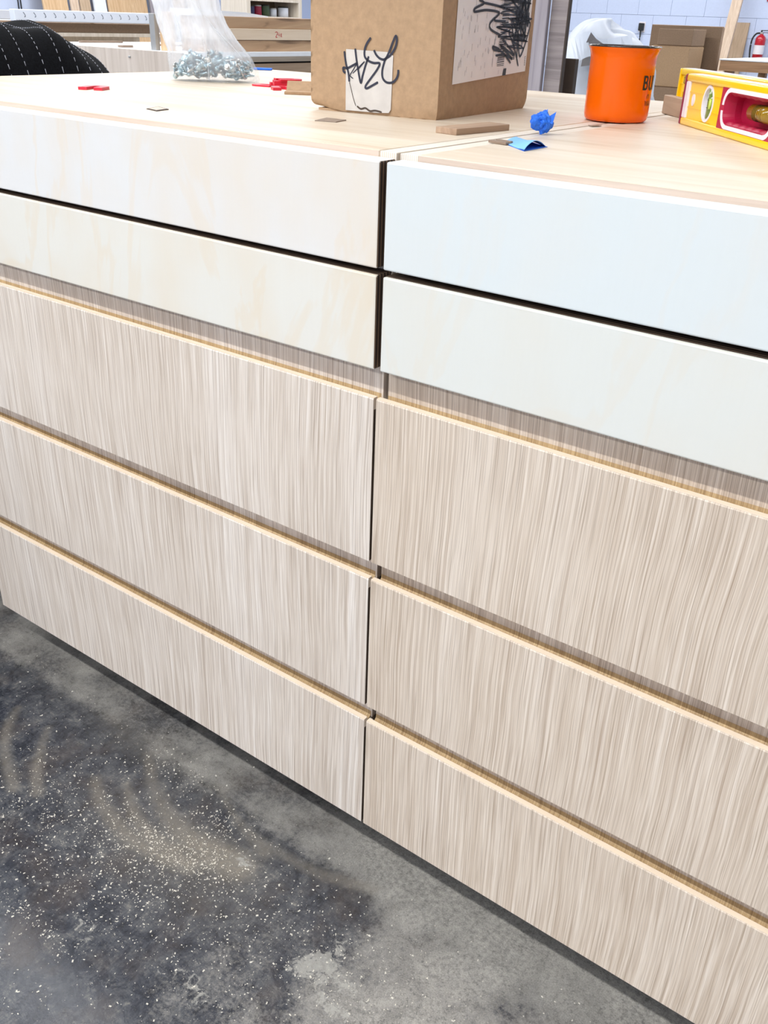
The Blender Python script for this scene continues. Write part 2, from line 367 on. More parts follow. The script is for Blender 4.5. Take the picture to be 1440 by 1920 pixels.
# ------------------------------------------------------------------ room shell
def floor():
    xs = np.concatenate([[-9.3, -5, -2.5], np.arange(-1.45, 0.80, 0.006), [1.5, 3, 6.3]])
    ys = np.concatenate([[-6.3, -3, -1.6], np.arange(-0.75, 0.16, 0.006), [0.5, 1.5, 4, 11.3]])
    X, Y = np.meshgrid(xs, ys, indexing='ij'); nx, ny = X.shape
    def segd(P, Q, x, y):
        d = np.array(Q)-np.array(P); L2 = d@d; t = np.clip(((x-P[0])*d[0]+(y-P[1])*d[1])/L2, 0, 1)
        return np.hypot(x-P[0]-t*d[0], y-P[1]-t*d[1]), t
    dust = np.zeros_like(X)
    arcs = [([(-.678, -.092), (-.651, -.13), (-.601, -.169), (-.521, -.207)], .008, .011),
            ([(-.595, -.091), (-.557, -.134), (-.516, -.17), (-.485, -.189)], .007, .012),
            ([(-.439, -.115), (-.397, -.14), (-.319, -.159), (-.253, -.154), (-.199, -.139)], .009, .018),
            ([(-.392, -.094), (-.329, -.127), (-.27, -.14), (-.233, -.138)], .007, .016),
            ([(-.418, -.029), (-.355, -.07), (-.281, -.099), (-.212, -.108), (-.141, -.098)], .008, .026),
            ([(-.28, -.005), (-.208, -.037), (-.155, -.049), (-.131, -.054)], .005, .016),
            ([(-.137, -.046), (-.052, -.039), (.033, -.011)], .010, .012)]
    for pts, w0, w1 in arcs:
        P = smooth_pts(pts, 8); n = len(P)-1; a = np.zeros_like(X)
        for i in range(n):
            d, t = segd(P[i], P[i+1], X, Y); wd = w0+(w1-w0)*(i+t)/n
            a = np.maximum(a, np.clip(1.35-d/wd, 0, 1)*(0.75+0.25*(i+t)/n))
        dust = np.maximum(dust, a*0.62)
    edge = np.exp(-np.clip(-Y, 0, None)/0.045)
    dust = np.maximum(dust, 0.25*edge)
    dust += 0.30*np.exp(-(((X+0.24)/0.16)**2+((Y+0.15)/0.06)**2)) + 0.5*np.exp(-(((X+0.17)/0.06)**2+((Y+0.10)/0.03)**2)) + 0.25*np.exp(-(((X+0.44)/0.12)**2+((Y+0.02)/0.03)**2))
    # dark stained field in the middle and left, bare grey concrete to the right and along the cabinet
    stain = 1/(1+np.exp((X-0.0+0.25*Y)/0.06))
    stain *= np.clip(0.38+1.1*np.clip(-Y-0.005, 0, 0.06)/0.06, 0, 1)
    stain += 0.6*np.exp(-(((X-0.0)/0.05)**2+((Y+0.06)/0.03)**2))
    paint = np.zeros_like(X)
    for cx, cy, sx, sy, a in [(.051, -.142, .022, .04, .7), (.10, -.15, .035, .012, .6), (.10, -.183, .03, .015, .65), (.024, -.165, .02, .02, .45), (-.14, -.09, .04, .015, .5), (-.05, -.27, .06, .04, .4), (-.24, -.30, .05, .05, .35)]:
        paint += 1.35*a*np.exp(-(((X-cx)/sx)**2+((Y-cy)/sy)**2))
    col = np.stack([np.clip(dust, 0, 1), np.clip(stain, 0, 1), np.clip(paint, 0, 1), np.ones_like(X)], -1).reshape(-1, 4).astype(np.float32)
    V = np.stack([X, Y, np.zeros_like(X)], -1).reshape(-1, 3)
    I = np.arange(nx*ny).reshape(nx, ny)
    F = np.stack([I[:-1, :-1], I[1:, :-1], I[1:, 1:], I[:-1, 1:]], -1).reshape(-1, 4)
    me = bpy.data.meshes.new('floor'); me.vertices.add(len(V)); me.vertices.foreach_set('co', V.astype(np.float32).ravel())
    me.loops.add(F.size); me.loops.foreach_set('vertex_index', F.astype(np.int32).ravel())
    me.polygons.add(len(F)); me.polygons.foreach_set('loop_start', np.arange(0, F.size, 4, dtype=np.int32))
    me.update(); me.validate()
    ca = me.color_attributes.new('wear', 'FLOAT_COLOR', 'POINT'); ca.data.foreach_set('color', col.ravel())
    me.materials.append(M['floor']); o = bpy.data.objects.new('floor', me); C.objects.link(o)
    return tag(o, 'worn blue grey concrete floor with swept dust arcs and flecks', kind='structure')
floor()
RX0, RX1, RY0, RY1, RZ = -9.0, 6.0, -6.0, 11.0, 4.4
def struct(name, label, mat, *d):
    return tag(bx(name, mat, None, *d), label, kind='structure')
wb = struct('wall_back', 'white painted concrete block wall at the far end', M['joint'], RX0-.2, RX1+.2, RY1+.012, RY1+.2, 0, RZ)
struct('wall_left', 'white painted wall on the left of the shop', M['wall'], RX0-.2, RX0, RY0, RY1+.012, 0, RZ)
struct('wall_right', 'white painted wall on the right of the shop', M['wall'], RX1, RX1+.2, RY0, RY1+.012, 0, RZ)
struct('wall_front', 'white painted wall behind the camera', M['wall'], RX0-.2, RX1+.2, RY0-.2, RY0, 0, RZ)
struct('ceiling', 'plain white shop ceiling', M['ceil'], RX0-.2, RX1+.2, RY0-.2, RY1+.2, RZ, RZ+.1)
bm = newbm(); box(bm, -.1988, .1988, -.012, .012, .0012, .1988, bev=.0012); blk = obj('concrete_block', bm, M['wall'], wb)
first = True
for r in range(3, 10):
    for k in range(24):
        x = -8.2+k*.4+(.2 if r % 2 else 0); o = blk if first else blk.copy()
        if not first: C.objects.link(o); o.parent = wb
        first = False; o.location = (x, RY1+.006, r*.2)

for i, (x, y, L, e) in enumerate(LIGHT_ROWS):
    t = thing('ceiling_and_fill_light', 'long white LED strip light under the ceiling, out of frame, some rows added as fill', 'lamp', (x, y, LZ), 0, 'LED strip lights under the ceiling, some added as fill')
    bx('housing', M['fix'], t, -L/2, L/2, -.08, .08, 0.0, .06, bev=.004)
    bx('diffuser', M['glow'], t, -L/2+.02, L/2-.02, -.06, .06, -.02, 0.0)
    for s in (-1, 1): bx('hanger', M['alu'], t, s*L*.4-.006, s*L*.4+.006, -.006, .006, .06, RZ-LZ)

# ------------------------------------------------------------------ drawer cabinets
ZB = 0.1; D3T = .2809; D2B = .3059; D2T = .495; D1B = .5194; D1T = .72; P2B = .7515; P2T = .8491; P1B = .8559; P1T = .9558; TZ = .9615
W = .833; DEPTH = .965
def profile_front(z0, z1):
    return [(0, z0), (0, z1-.0015), (.0010, z1), (.0070, z1), (.0078, z1-.004), (.0100, z1-.0085), (.0140, z1-.0108), (.019, z1-.0112), (.019, z0)]
def drawer(cab, z0, z1, x0, x1, riser, lam):
    X = lambda y, z, t: (t, y, z)
    bm = newbm(); prism(bm, profile_front(z0, z1), X, x0, x1); d = obj('drawer_front', bm, lam, cab)
    # riser behind the grip groove
    bm = newbm(); prism(bm, [(.0210, z1-.030), (.0210, z1+riser), (.030, z1+riser), (.030, z1-.030)], X, x0, x1-.0046); obj('grip_back', bm, lam, d)
    bm = newbm(); prism(bm, [(.0205, z1-.010), (.0205, z1+riser), (.030, z1+riser), (.030, z1-.010)], X, x1-.0046, x1-.0023); obj('grip_back_end', bm, lam, d)
    # scooped cove, honey tint stands for light bounced inside the groove
    cov = [(.0072, z1-.0006), (.0082, z1-.0038), (.0104, z1-.0080), (.0142, z1-.0101), (.0180, z1-.0094), (.0202, z1-.0066), (.0208, z1-.0015)]
    low = [(y+.0004, z-.0007) for y, z in reversed(cov)]
    bm = newbm(); prism(bm, cov+low, X, x0+.0003, x1-.0045); obj('grip_cove', bm, M['honey'], d)
    bx('edge_band', M['cream_edge'], d, x0, x1, .0006, .0070, z1-.0002, z1+.0006)
    bx('gap_shade_strip', M['dk_edge'], d, x1-.0006, x1+.0001, .0009, .0189, z0+.0004, z1-.013)  # dark strip stands for the shade between neighbouring fronts
    return d

def cabinet(x0, x1, label, lam, mats, sx0, sx1, g_in_left, tx0, tx1):
    t = thing('drawer_cabinet', label, 'cabinet', (x0, 0, 0)); o = lambda v: v-x0
    for z0, z1, r in ((ZB, D3T, .034), (D2B, D2T, .034), (D1B, D1T, .0305)): drawer(t, z0, z1, o(x0), o(x1), r, lam)
    for (z0, z1, m) in ((P1B, P1T, mats[0]), (P2B, P2T, mats[1])):
        bm = newbm(); fs = box(bm, o(sx0), o(sx1), 0, .026, z0, z1, bev=.0016, seg=2)
        bm.normal_update()
        for f in bm.faces:
            if abs(f.normal.x) > .9: f.material_index = 1
        ap = obj('plywood_apron', bm, [m, M['ply_end']], t)
        if z1 < .9: bx('slit_shade_strip', M['ply_end'], ap, o(sx0)+.001, o(sx1)-.0002, .0040, .0262, z1-.002, z1+.0003)  # dark strip stands for the unlit depth of the slit
    th = .0205
    for gx0, gx1 in ((x0-.0003, x0-.0003+th) if not g_in_left else (x0, x0+th), (x1-th, x1-.0003)):
        bm = newbm(); box(bm, o(gx0), o(gx1), .0262, DEPTH-.02, P2B+.01, TZ-.0006, bev=.0005); box(bm, o(gx0), o(gx1), .06, DEPTH-.02, .1, P2B+.01, mi=1)  # lower part coloured dark so the drawer gap reads as shaded
        obj('gable', bm, [M['ply_x'], M['black_in']], t)
    bx('top_panel', [M['top']], t, o(tx0), o(tx1), .0262, DEPTH, TZ-.018, TZ, bev=.0006)
    bx('top_panel_edge', M['ply_front'], t, o(tx0)+.0008, o(tx1)-.0008, .0257, .0263, TZ-.0175, TZ-.0008)
    bx('bottom_panel', M['black_in'], t, o(x0)+th, o(x1)-th, .035, DEPTH-.02, .1, .118)
    bx('back_panel', M['lam'], t, o(x0), o(x1)-.0003, DEPTH-.02, DEPTH, .1, TZ-.0185)
    bx('inner_shade_panel', M['black_in'], t, o(x0)+th, o(x1)-th, .12, .13, .118, TZ-.0185)
    bx('plinth', M['toe'], t, o(x0), o(x1)-.0005, .085, .103, 0, .1)
    return t
cl = cabinet(-W, 0, 'drawer cabinet on the left with oak fronts and a warm birch plywood apron', M['lam'], (M['birch_warm'], M['birch_cream']), -1.05, -.0012, False, -1.05, -.0206)
cr = cabinet(.0036, .0036+W, 'drawer cabinet on the right with oak fronts and a whiter plywood apron', M['lam2'], (M['birch_white'], M['birch_pale']), .0068, .0036+W, True, .0242, .0036+W-.0206)
bx('side_apron', M['birch_warm'], cl, -1.05+W, -1.03+W, .027, DEPTH, P2B, TZ-.0185)

# ------------------------------------------------------------------ floor flecks and sawdust in the groove
def flecks(name, P, smin, smax, label, seed):
    rng = np.random.default_rng(seed); n = len(P)
    base = np.array([(x, y, z) for x in (-1, 1) for y in (-1, 1) for z in (0, 1)], float)
    q = np.array([(0, 1, 3, 2), (4, 6, 7, 5), (0, 4, 5, 1), (2, 3, 7, 6), (1, 5, 7, 3)])
    L = rng.uniform(smin, smax, n)*rng.choice([1, 1, 1, 1.7], n); Wd = L*rng.uniform(.3, .7, n); H = np.clip(L*.35, .0003, .0012); a = rng.uniform(0, 6.28, n)
    V = base[None]*np.stack([L, Wd, H], -1)[:, None, :]
    ca, sa = np.cos(a)[:, None], np.sin(a)[:, None]
    V = np.stack([V[..., 0]*ca-V[..., 1]*sa, V[..., 0]*sa+V[..., 1]*ca, V[..., 2]], -1)+P[:, None, :]
    F = (q[None]+8*np.arange(n)[:, None, None]).reshape(-1, 4)
    me = bpy.data.meshes.new(name); me.from_pydata(V.reshape(-1, 3).tolist(), [], F.tolist()); me.materials.append(M['dust'])
    o = bpy.data.objects.new(name, me); C.objects.link(o); return tag(o, label, None, None, 'stuff')
cl_ = [(-.28, -.20, .14, .05, 1300), (-.27, -.14, .05, .015, 260), (-.19, -.125, .05, .020, 380), (-.22, -.06, .03, .02, 200), (-.47, -.20, .16, .08, 900), (-.30, -.33, .05, .008, 140), (-.30, -.30, .2, .12, 700), (-.36, -.03, .05, .02, 160), (.02, -.14, .1, .05, 250), (-.05, -.09, .12, .03, 200), (-.02, -.20, .15, .08, 300)]
PP = np.concatenate([np.stack([RNG.normal(a, s, n), RNG.normal(b, q, n), np.zeros(n)], -1) for a, b, s, q, n in cl_]+[np.stack([RNG.uniform(-1, .5, 900), RNG.uniform(-.6, .02, 900), np.zeros(900)], -1)])
PP = PP[PP[:, 1] < .07]
flecks('sawdust', PP, .0002, .0010, 'pale wood flecks scattered over the dark concrete floor', 3)
n = 260; gx = np.concatenate([RNG.uniform(.075, .21, 180), RNG.normal(.085, .004, 80)])
flecks('groove_sawdust', np.stack([gx, RNG.uniform(.0125, .0165, n), np.full(n, D3T-.0103)], -1), .0004, .0011, 'sawdust lying in the finger groove of the lower right drawer', 5)

# ------------------------------------------------------------------ things on the worktop
def mug():
    t = thing('mug', 'orange enamel mug with a black rim and black lettering on the worktop', 'mug', (-.003, .531, TZ))
    R = .042; prof = [(0.0, .0006), (.034, .0006), (.0385, .0012), (.0410, .0040), (R, .009), (.0421, .02), (.0422, .05), (.0422, .074), (.0428, .080), (.0445, .0855), (.0462, .0888)]
    ins = [(.0450, .0890), (.0428, .085), (.0408, .079), (.0402, .06), (.0402, .008), (.037, .004), (0, .004)]
    bm = newbm(); lathe(bm, prof+[(.0462, .0890), (.0450, .0890)], 72); obj('body', bm, M['orange'], t, True)
    bm = newbm(); lathe(bm, ins, 72); obj('inside', bm, M['mug_in'], t, True)
    bm = newbm(); n = 72
    lathe(bm, [(.0458+.0011*math.cos(a), .0896+.0011*math.sin(a)) for a in np.linspace(0, 2*math.pi, 9)], n); obj('rim', bm, M['rim'], t, True)
    # handle on the far side
    vd = Vector((.395, -.919, 0)); rd = Vector((.919, .395, 0))
    hd = (-vd*.93-rd*.36).normalized()
    pts = [hd*(.041)+Vector((0, 0, .072)), hd*.056+Vector((0, 0, .074)), hd*.066+Vector((0, 0, .062)), hd*.068+Vector((0, 0, .045)), hd*.060+Vector((0, 0, .027)), hd*.041+Vector((0, 0, .020))]
    bm = newbm(); tube(bm, [Vector(p) for p in smooth_pts(pts, 6)], .0042, 10); obj('handle', bm, M['orange'], t, True)
    Rl = .0425
    def fn(u, v):  # u: arc length to the right of the camera-facing line
        a = u/Rl; p = (vd*math.cos(a)+rd*math.sin(a))*Rl; return (p.x, p.y, v)
    bm = newbm(); z0, z1, wd = .0405, .0575, .0030
    u = Rl*math.radians(46)
    ribbon(bm, [(u, z0), (u, z1)], wd, fn, 4, False)
    ribbon(bm, [(u, z1-.0013), (u+.0048, z1-.0016), (u+.0062, z1-.0044), (u+.0046, z1-.0078), (u, z1-.0082)], wd*.85, fn, 5, False)
    ribbon(bm, [(u, z1-.0082), (u+.0052, z1-.0088), (u+.0068, z1-.0124), (u+.0050, z0+.0015), (u, z0+.0013)], wd*.85, fn, 5, False)
    u += .0118
    ribbon(bm, [(u, z1), (u, z0+.005), (u+.0014, z0+.0017), (u+.0040, z0+.0010), (u+.0066, z0+.0017), (u+.0080, z0+.005), (u+.0080, z1)], wd, fn, 5, False)
    u += .0135
    ribbon(bm, [(u, z0), (u, z1)], wd, fn, 4, False)
    u = Rl*math.radians(62)
    ribbon(bm, [(u-.002, .0305), (u-.001, .034), (u+.002, .0352)], .0009, fn, 4); ribbon(bm, [(u+.003, .0352), (u+.003, .0300)], .0010, fn, 3)
    u = Rl*math.radians(56); zz = .0215
    ribbon(bm, [(u, zz+.0065), (u+.0014, zz), (u+.0028, zz+.005), (u+.0042, zz), (u+.0056, zz+.0065)], .0012, fn, 1, False)
    ribbon(bm, [(u+.0075, zz), (u+.0098, zz+.0065), (u+.0121, zz)], .0012, fn, 1, False); ribbon(bm, [(u+.0084, zz+.0022), (u+.0112, zz+.0022)], .0010, fn, 1, False)
    obj('lettering', bm, M['ink_black'], t)
mug()

def parcel():
    # local: +x to the right along the front face (x = -w..0 from the near corner), +y along the label side
    F = (-.147, .315, TZ); ang = math.atan2(.1, .995)
    t = thing('cardboard_box', 'brown cardboard box with black marker handwriting standing on the worktop', 'box', F, ang)
    w_, d_, h_ = .192, .283, .262
    bm = newbm()
    N = 14
    # crushed lower edges: panels built as dented grids
    def dent(p):
        x, y, z = p; e = min(1, max(0, (z)/.016))
        k = (1-e)**2
        cr_ = math.exp(-((x+w_)/.03)**2-(y/.03)**2)+.6*math.exp(-(x/.02)**2-(y/.02)**2)+.5*math.exp(-(x/.02)**2-((y-d_)/.03)**2)
        wob = .0002*math.sin(x*160+y*90)+.0002*math.sin(x*61-y*130)
        cx = -w_/2; cy = d_/2
        x += (cx-x)*k*(.012+.030*cr_)*1.2; y += (cy-y)*k*(.010+.022*cr_)*1.2; z += k*.006*math.exp(-((x+w_)/.035)**2)*math.exp(-(y/.05)**2)
        return (x+wob, y+wob*.7, z)
    def panel(a, b, c, nu, nv):
        A, B, Cc = Vector(a), Vector(b), Vector(c)
        g = [[bm.verts.new(dent(tuple(A+(B-A)*(i/nu)+(Cc-A)*((j/nv)**2.0)))) for j in range(nv+1)] for i in range(nu+1)]
        for i in range(nu):
            for j in range(nv): bm.faces.new((g[i][j], g[i+1][j], g[i+1][j+1], g[i][j+1]))
    panel((-w_, 0, 0), (0, 0, 0), (-w_, 0, h_), 30, 30); panel((0, 0, 0), (0, d_, 0), (0, 0, h_), 36, 30)
    panel((0, d_, 0), (-w_, d_, 0), (0, d_, h_), 20, 20); panel((-w_, d_, 0), (-w_, 0, 0), (-w_, d_, h_), 20, 20)
    panel((-w_, 0, 0), (0, 0, 0), (-w_, d_, 0), 20, 20)
    bmesh.ops.remove_doubles(bm, verts=bm.verts[:], dist=.0004); bmesh.ops.recalc_face_normals(bm, faces=bm.faces[:])
    bo = obj('body', bm, M['card'], t, True); bo.data.set_sharp_from_angle(angle=math.radians(38))
    for nm, a, b, cc, dd in (('top_flap', -w_+.002, -w_/2-.001, .002, d_-.002), ('top_flap', -w_/2+.001, -.002, .002, d_-.002)):
        bx(nm, M['card'], t, a, b, cc, dd, h_-.001, h_+.003)
    # rounded crease beside the near vertical corner, bottom flap edge
    bx('bottom_flap', M['card'], t, -w_+.010, -.006, .004, d_-.006, .0000, .0030)
    # sticker on the front face
    eps = -.0012
    fr = lambda u, v: (u, eps, v)
    bm = newbm(); vs = [bm.verts.new((u, eps+.0004, v)) for u, v in [(-.1363, .0749), (-.0744, .0741), (-.066, .0704), (-.067, .008), (-.0700, .0040), (-.085, .0030), (-.1359, .0030)]]; bm.faces.new(vs); obj('sticker', bm, M['paper_old'], t)
    S = [[(-.1387, .0724), (-.1361, .0588), (-.1319, .0469), (-.1305, .0372)],
         [(-.1222, .0761), (-.1204, .0655), (-.1177, .0537), (-.113, .037), (-.1104, .045), (-.1061, .0579), (-.1017, .0681)],
         [(-.1365, .0475), (-.1395, .0489), (-.1400, .0531), (-.1336, .0529), (-.1257, .0563), (-.1187, .0596)],
         [(-.0993, .0893), (-.1052, .0821), (-.1081, .0749), (-.1075, .0673), (-.1016, .0628), (-.0938, .0608), (-.0853, .0607), (-.0889, .0534), (-.0964, .0446), (-.1054, .0338), (-.1038, .0309), (-.096, .0344), (-.0869, .0391)],
         [(-.0943, .0755), (-.0902, .0698), (-.084, .066), (-.0771, .0663), (-.0715, .0753), (-.0674, .0848), (-.0632, .0924), (-.0615, .0879), (-.0634, .0797), (-.0698, .0708), (-.0764, .0664), (-.0792, .0604), (-.0812, .052), (-.0801, .0443), (-.0746, .0398), (-.0669, .0397), (-.061, .0436), (-.0582, .0491), (-.0578, .055)]]
    bm = newbm()
    for s in S: ribbon(bm, s, .0028, fr, 8)
    for s in ([(-.1187, .0596), (-.1256, .0503), (-.1294, .0446), (-.1246, .0412)], [(-.1177, .0519), (-.1078, .0619), (-.1255, .0472)]): ribbon(bm, s, .0013, fr, 5)
    obj('handwriting', bm, M['ink'], t)
    bm = newbm(); ribbon(bm, [(-.1305, .0372), (-.1275, .0288), (-.1241, .0185), (-.1199, .0089)], .0009, fr, 6); ribbon(bm, [(-.118, .009), (-.112, .006), (-.105, .0075), (-.098, .0045), (-.090, .0055), (-.080, .0042)], .0022, fr, 4); obj('tear', bm, M['dk_edge'], t)
    # shipping label on the right side face
    ex_ = .0012
    sd = lambda u, v: (ex_, u, v)
    bm = newbm(); lz = .0401
    vs = [bm.verts.new((ex_-.0004, u, v)) for u, v in [(.0347, .0401), (.2665, .0502), (.2720, .21), (.0392, .20)]]; bm.faces.new(vs); bmesh.ops.recalc_face_normals(bm, faces=bm.faces[:]); lab = obj('shipping_label', bm, M['paper'], t)
    bm = newbm(); rr = random.Random(4)
    z = .0585
    while z < .185:
        hh = rr.choice([.0007, .0012, .0018]); u0 = .1655+(z-.058)*.085; 
        vs = [bm.verts.new(sd(*q)) for q in [(u0, z), (u0+.0225, z+.0008), (u0+.0225, z+.0008+hh), (u0, z+hh)]]; bm.faces.new(vs); z += hh+rr.choice([.0008, .0012, .0017])
    bmesh.ops.recalc_face_normals(bm, faces=bm.faces[:]); tag(obj('barcode', bm, M['ink_black'], lab), kind='stuff'); bm = newbm(); z = .066
    while z < .18:
        hh = rr.choice([.0006, .0011]); u0 = .213+(z-.066)*.08
        vs = [bm.verts.new(sd(*q)) for q in [(u0, z), (u0+.010, z+.0005), (u0+.010, z+.0005+hh), (u0, z+hh)]]; bm.faces.new(vs); z += hh+rr.choice([.0008, .0014])
    bmesh.ops.recalc_face_normals(bm, faces=bm.faces[:]); tag(obj('barcode', bm, M['ink_black'], lab), kind='stuff'); bm = newbm()
    vs = [bm.verts.new(sd(*q)) for q in [(.1865, .0465), (.1971, .0468), (.1983, .0556), (.1887, .0553)]]; bm.faces.new(vs)
    for q in [(.150, .058, .092), (.153, .085, .097)]: ribbon(bm, [(q[0], q[1]), (q[0]+.002, q[2])], .0006, sd, 1, False)
    for k in range(5):
        for zz in (.058, .088): ribbon(bm, [(.2605, zz+k*.0026), (.2622, zz+k*.0026+.0012)], .0013, sd, 1, False)
    bmesh.ops.recalc_face_normals(bm, faces=bm.faces[:]); tag(obj('printed_mark', bm, M['ink_black'], lab), kind='stuff')
    bm = newbm(); sd2 = lambda u, v: (ex_+.0003, u, v)
    S = [[(.0949, .1355), (.1103, .1324), (.0856, .1262), (.0845, .1223), (.1194, .1248), (.159, .1228), (.1465, .1159), (.1492, .1131), (.1817, .1128)],
         [(.1103, .1327), (.1413, .1311), (.178, .1283)], [(.1464, .1167), (.1323, .1092), (.1375, .1026), (.169, .0961)],
         [(.1687, .0794), (.1477, .0826), (.1525, .0788), (.1799, .0755), (.2107, .0618)], [(.158, .0719), (.1913, .0715), (.2138, .0673), (.1717, .084), (.2215, .0712), (.1738, .0931)],
         [(.195, .1008), (.2222, .0775), (.2384, .0573)], [(.1964, .1385), (.2397, .1206), (.2123, .1254), (.256, .0933), (.2318, .1088), (.2425, .0933)],
         [(.2613, .1404), (.2452, .1168), (.2676, .1092), (.242, .0694), (.2272, .101), (.2316, .0663)], [(.2600, .1251), (.259, .1076), (.2403, .1352), (.2272, .101), (.2018, .1161), (.218, .0854)]]
    for s in S: ribbon(bm, s, .0030, sd2, 7)
    pts = [(.170+.09*rr.random(), .150)]
    for k in range(46):   # dense scribble over the printed address
        zc = .150-.0016*k; pts.append((.176+.030*math.sin(k*.35)+(.045+.03*rr.random())*(k % 2)+.01*rr.random(), zc+.012*(rr.random()-.3)))
    ribbon(bm, pts, .0020, sd2, 4)
    for j in range(3):
        pts = [(.215+.05*rr.random(), .075+j*.025+.03*rr.random()+.05*(k % 2)) for k in range(12)]; ribbon(bm, pts, .0018, sd2, 4)
    pts = [(.10+.16*(k/14)+.02*rr.random(), .150+.03*rr.random()) for k in range(14)]; ribbon(bm, pts, .0026, sd2, 4)
    bmesh.ops.recalc_face_normals(bm, faces=bm.faces[:]); obj('scribble', bm, M['ink_black'], lab)
    bm = newbm()
    for k in range(70):
        u = .045+.13*rr.random(); zz = .045+.09*rr.random(); ribbon(bm, [(u, zz), (u+.0006, zz+.004+.005*rr.random())], .0008, sd, 1, False)
    obj('faint_print', bm, M['ink_grey'], lab)
parcel()

EU = np.array([.64369515, -.76528201])
def level(name, label, origin, handle):
    """spirit level, local x along the length from its left end, local -y is the face towards the camera"""
    ang = math.atan2(EU[1], EU[0])
    t = thing(name, label, 'spirit level', (*origin, TZ), ang)
    L = .61; T = .025; Hh = .061
    def rail(z0, z1):
        bm = newbm(); box(bm, .004, L-.004, 0, T, z0, z1, bev=.0022, seg=3); return bm
    obj('top_rail', rail(Hh-.009, Hh), M['yellow'], t, True); obj('bottom_rail', rail(0, .009), M['yellow'], t, True)
    # machined sole on the top rail
    bx('measuring_face', M['white_pl'], t, .004, L-.004, .004, T-.004, Hh-.0002, Hh+.0002)
    cut = [(.004, .0645), (.1005, .127), (.285, L-.004)] if handle else [(.004, .0165), (.030, L-.004)]
    for a, b in cut:
        bm = newbm(); box(bm, a, b, .003, T-.003, .009, Hh-.009)
        for z in (.0222, .0405): box(bm, a, b, .0022, .0035, z-.0007, z+.0007)
        obj('web', bm, M['yellow'], t)
    if handle:
        bm = newbm(); box(bm, .0645, .1005, .0040, T-.0040, .0085, .0097); box(bm, .0645, .1005, .0040, T-.0040, .0519, Hh-.0085)
        # spandrels round the oval window
        cx, cz, a, b = .0825, .0308, .0178, .0208
        n = 40; P = [(cx+a*math.cos(2*math.pi*k/n), cz+b*math.sin(2*math.pi*k/n)) for k in range(n)]
        Q = []
        for (x, z) in P:
            dx, dz = x-cx, z-cz; s = min(.0181/max(abs(dx), 1e-6), .0212/max(abs(dz), 1e-6)); Q.append((cx+dx*s, cz+dz*s))
        for k in range(n):
            k2 = (k+1) % n; bm.faces.new([bm.verts.new((p[0], .003, p[1])) for p in (P[k], P[k2], Q[k2], Q[k])])
            bm.faces.new([bm.verts.new((p[0], T-.003, p[1])) for p in (Q[k], Q[k2], P[k2], P[k])])
        obj('web', bm, M['yellow'], t)
        # oval vial window
        bm = newbm()
        for k in range(n):
            k2 = (k+1) % n
            q = lambda i, s, y: bm.verts.new((cx+(P[i][0]-cx)*s, y, cz+(P[i][1]-cz)*s))
            bm.faces.new((q(k, 1.02, .0022), q(k2, 1.02, .0022), q(k2, .86, .0022), q(k, .86, .0022)))
            bm.faces.new((q(k, .86, .0022), q(k2, .86, .0022), q(k2, .80, .012), q(k, .80, .012)))
            bm.faces.new((q(k, 1.02, .0022), q(k, 1.02, .012), q(k2, 1.02, .012), q(k2, 1.02, .0022)))
            bm.faces.new((q(k, .80, .012), q(k2, .80, .012), bm.verts.new((cx, .012, cz))))
        bmesh.ops.remove_doubles(bm, verts=bm.verts[:], dist=.00005); bmesh.ops.recalc_face_normals(bm, faces=bm.faces[:])
        ring = obj('vial_bezel', bm, M['white_pl'], t)
        bm = newbm(); tube(bm, [(.0845, .0100, .0145), (.0845, .0100, .0470)], .0082, 20); v = obj('vial', bm, M['vial'], ring, True)
        bm = newbm(); tube(bm, [(.0885, .0040, .025), (.0885, .0040, .037)], .0024, 10); obj('bubble', bm, M['vial_l'], v, True)
        for z in (.0265, .0355):
            bm = newbm(); tube(bm, [(.0845, .0100, z-.0004), (.0845, .0100, z+.0004)], .0084, 20); obj('line_ring', bm, M['ink_black'], v)
        # small oval hang hole
        bm = newbm(); P2 = [(.0335+.0048*math.cos(2*math.pi*k/24), .0316+.0070*math.sin(2*math.pi*k/24)) for k in range(24)]
        prism(bm, P2, lambda u, vv, y: (u, y, vv), .0018, .0040); obj('hang_hole', bm, M['white_pl'], t)
        # hand hole: crimson liner with white strips
        x0, x1, z0, z1 = .127, .285, .0075, .0545
        def rrect(x0, x1, z0, z1, r, n=6):
            out = []
            for (cx_, cz_, a0) in ((x1-r, z1-r, 0), (x0+r, z1-r, 90), (x0+r, z0+r, 180), (x1-r, z0+r, 270)):
                for k in range(n+1):
                    a = math.radians(a0+90*k/n); out.append((cx_+r*math.cos(a), cz_+r*math.sin(a)))
            return out
        O = rrect(x0, x1, z0, z1, .003); I = rrect(x0+.0125, x1-.0125, z0+.0065, z1-.0065, .014); I2 = rrect(x0+.016, x1-.016, z0+.0085, z1-.0085, .012)
        bm = newbm(); N_ = len(O)
        for k in range(N_):
            k2 = (k+1) % N_; V = lambda p, y: bm.verts.new((p[0], y, p[1]))
            bm.faces.new((V(O[k], .0005), V(O[k2], .0005), V(I[k2], .0005), V(I[k], .0005)))
            bm.faces.new((V(O[k], .0005), V(O[k], T-.0005), V(O[k2], T-.0005), V(O[k2], .0005)))
            bm.faces.new((V(I[k], .0005), V(I[k2], .0005), V(I2[k2], .014), V(I2[k], .014)))
            bm.faces.new((V(I2[k], .014), V(I2[k2], .014), V(I2[k2], T-.003), V(I2[k], T-.003)))
            bm.faces.new((V(O[k], T-.0005), V(I2[k], T-.003), V(I2[k2], T-.003), V(O[k2], T-.0005)))
        bm.faces.new([bm.verts.new((p[0], T-.003, p[1])) for p in I2])
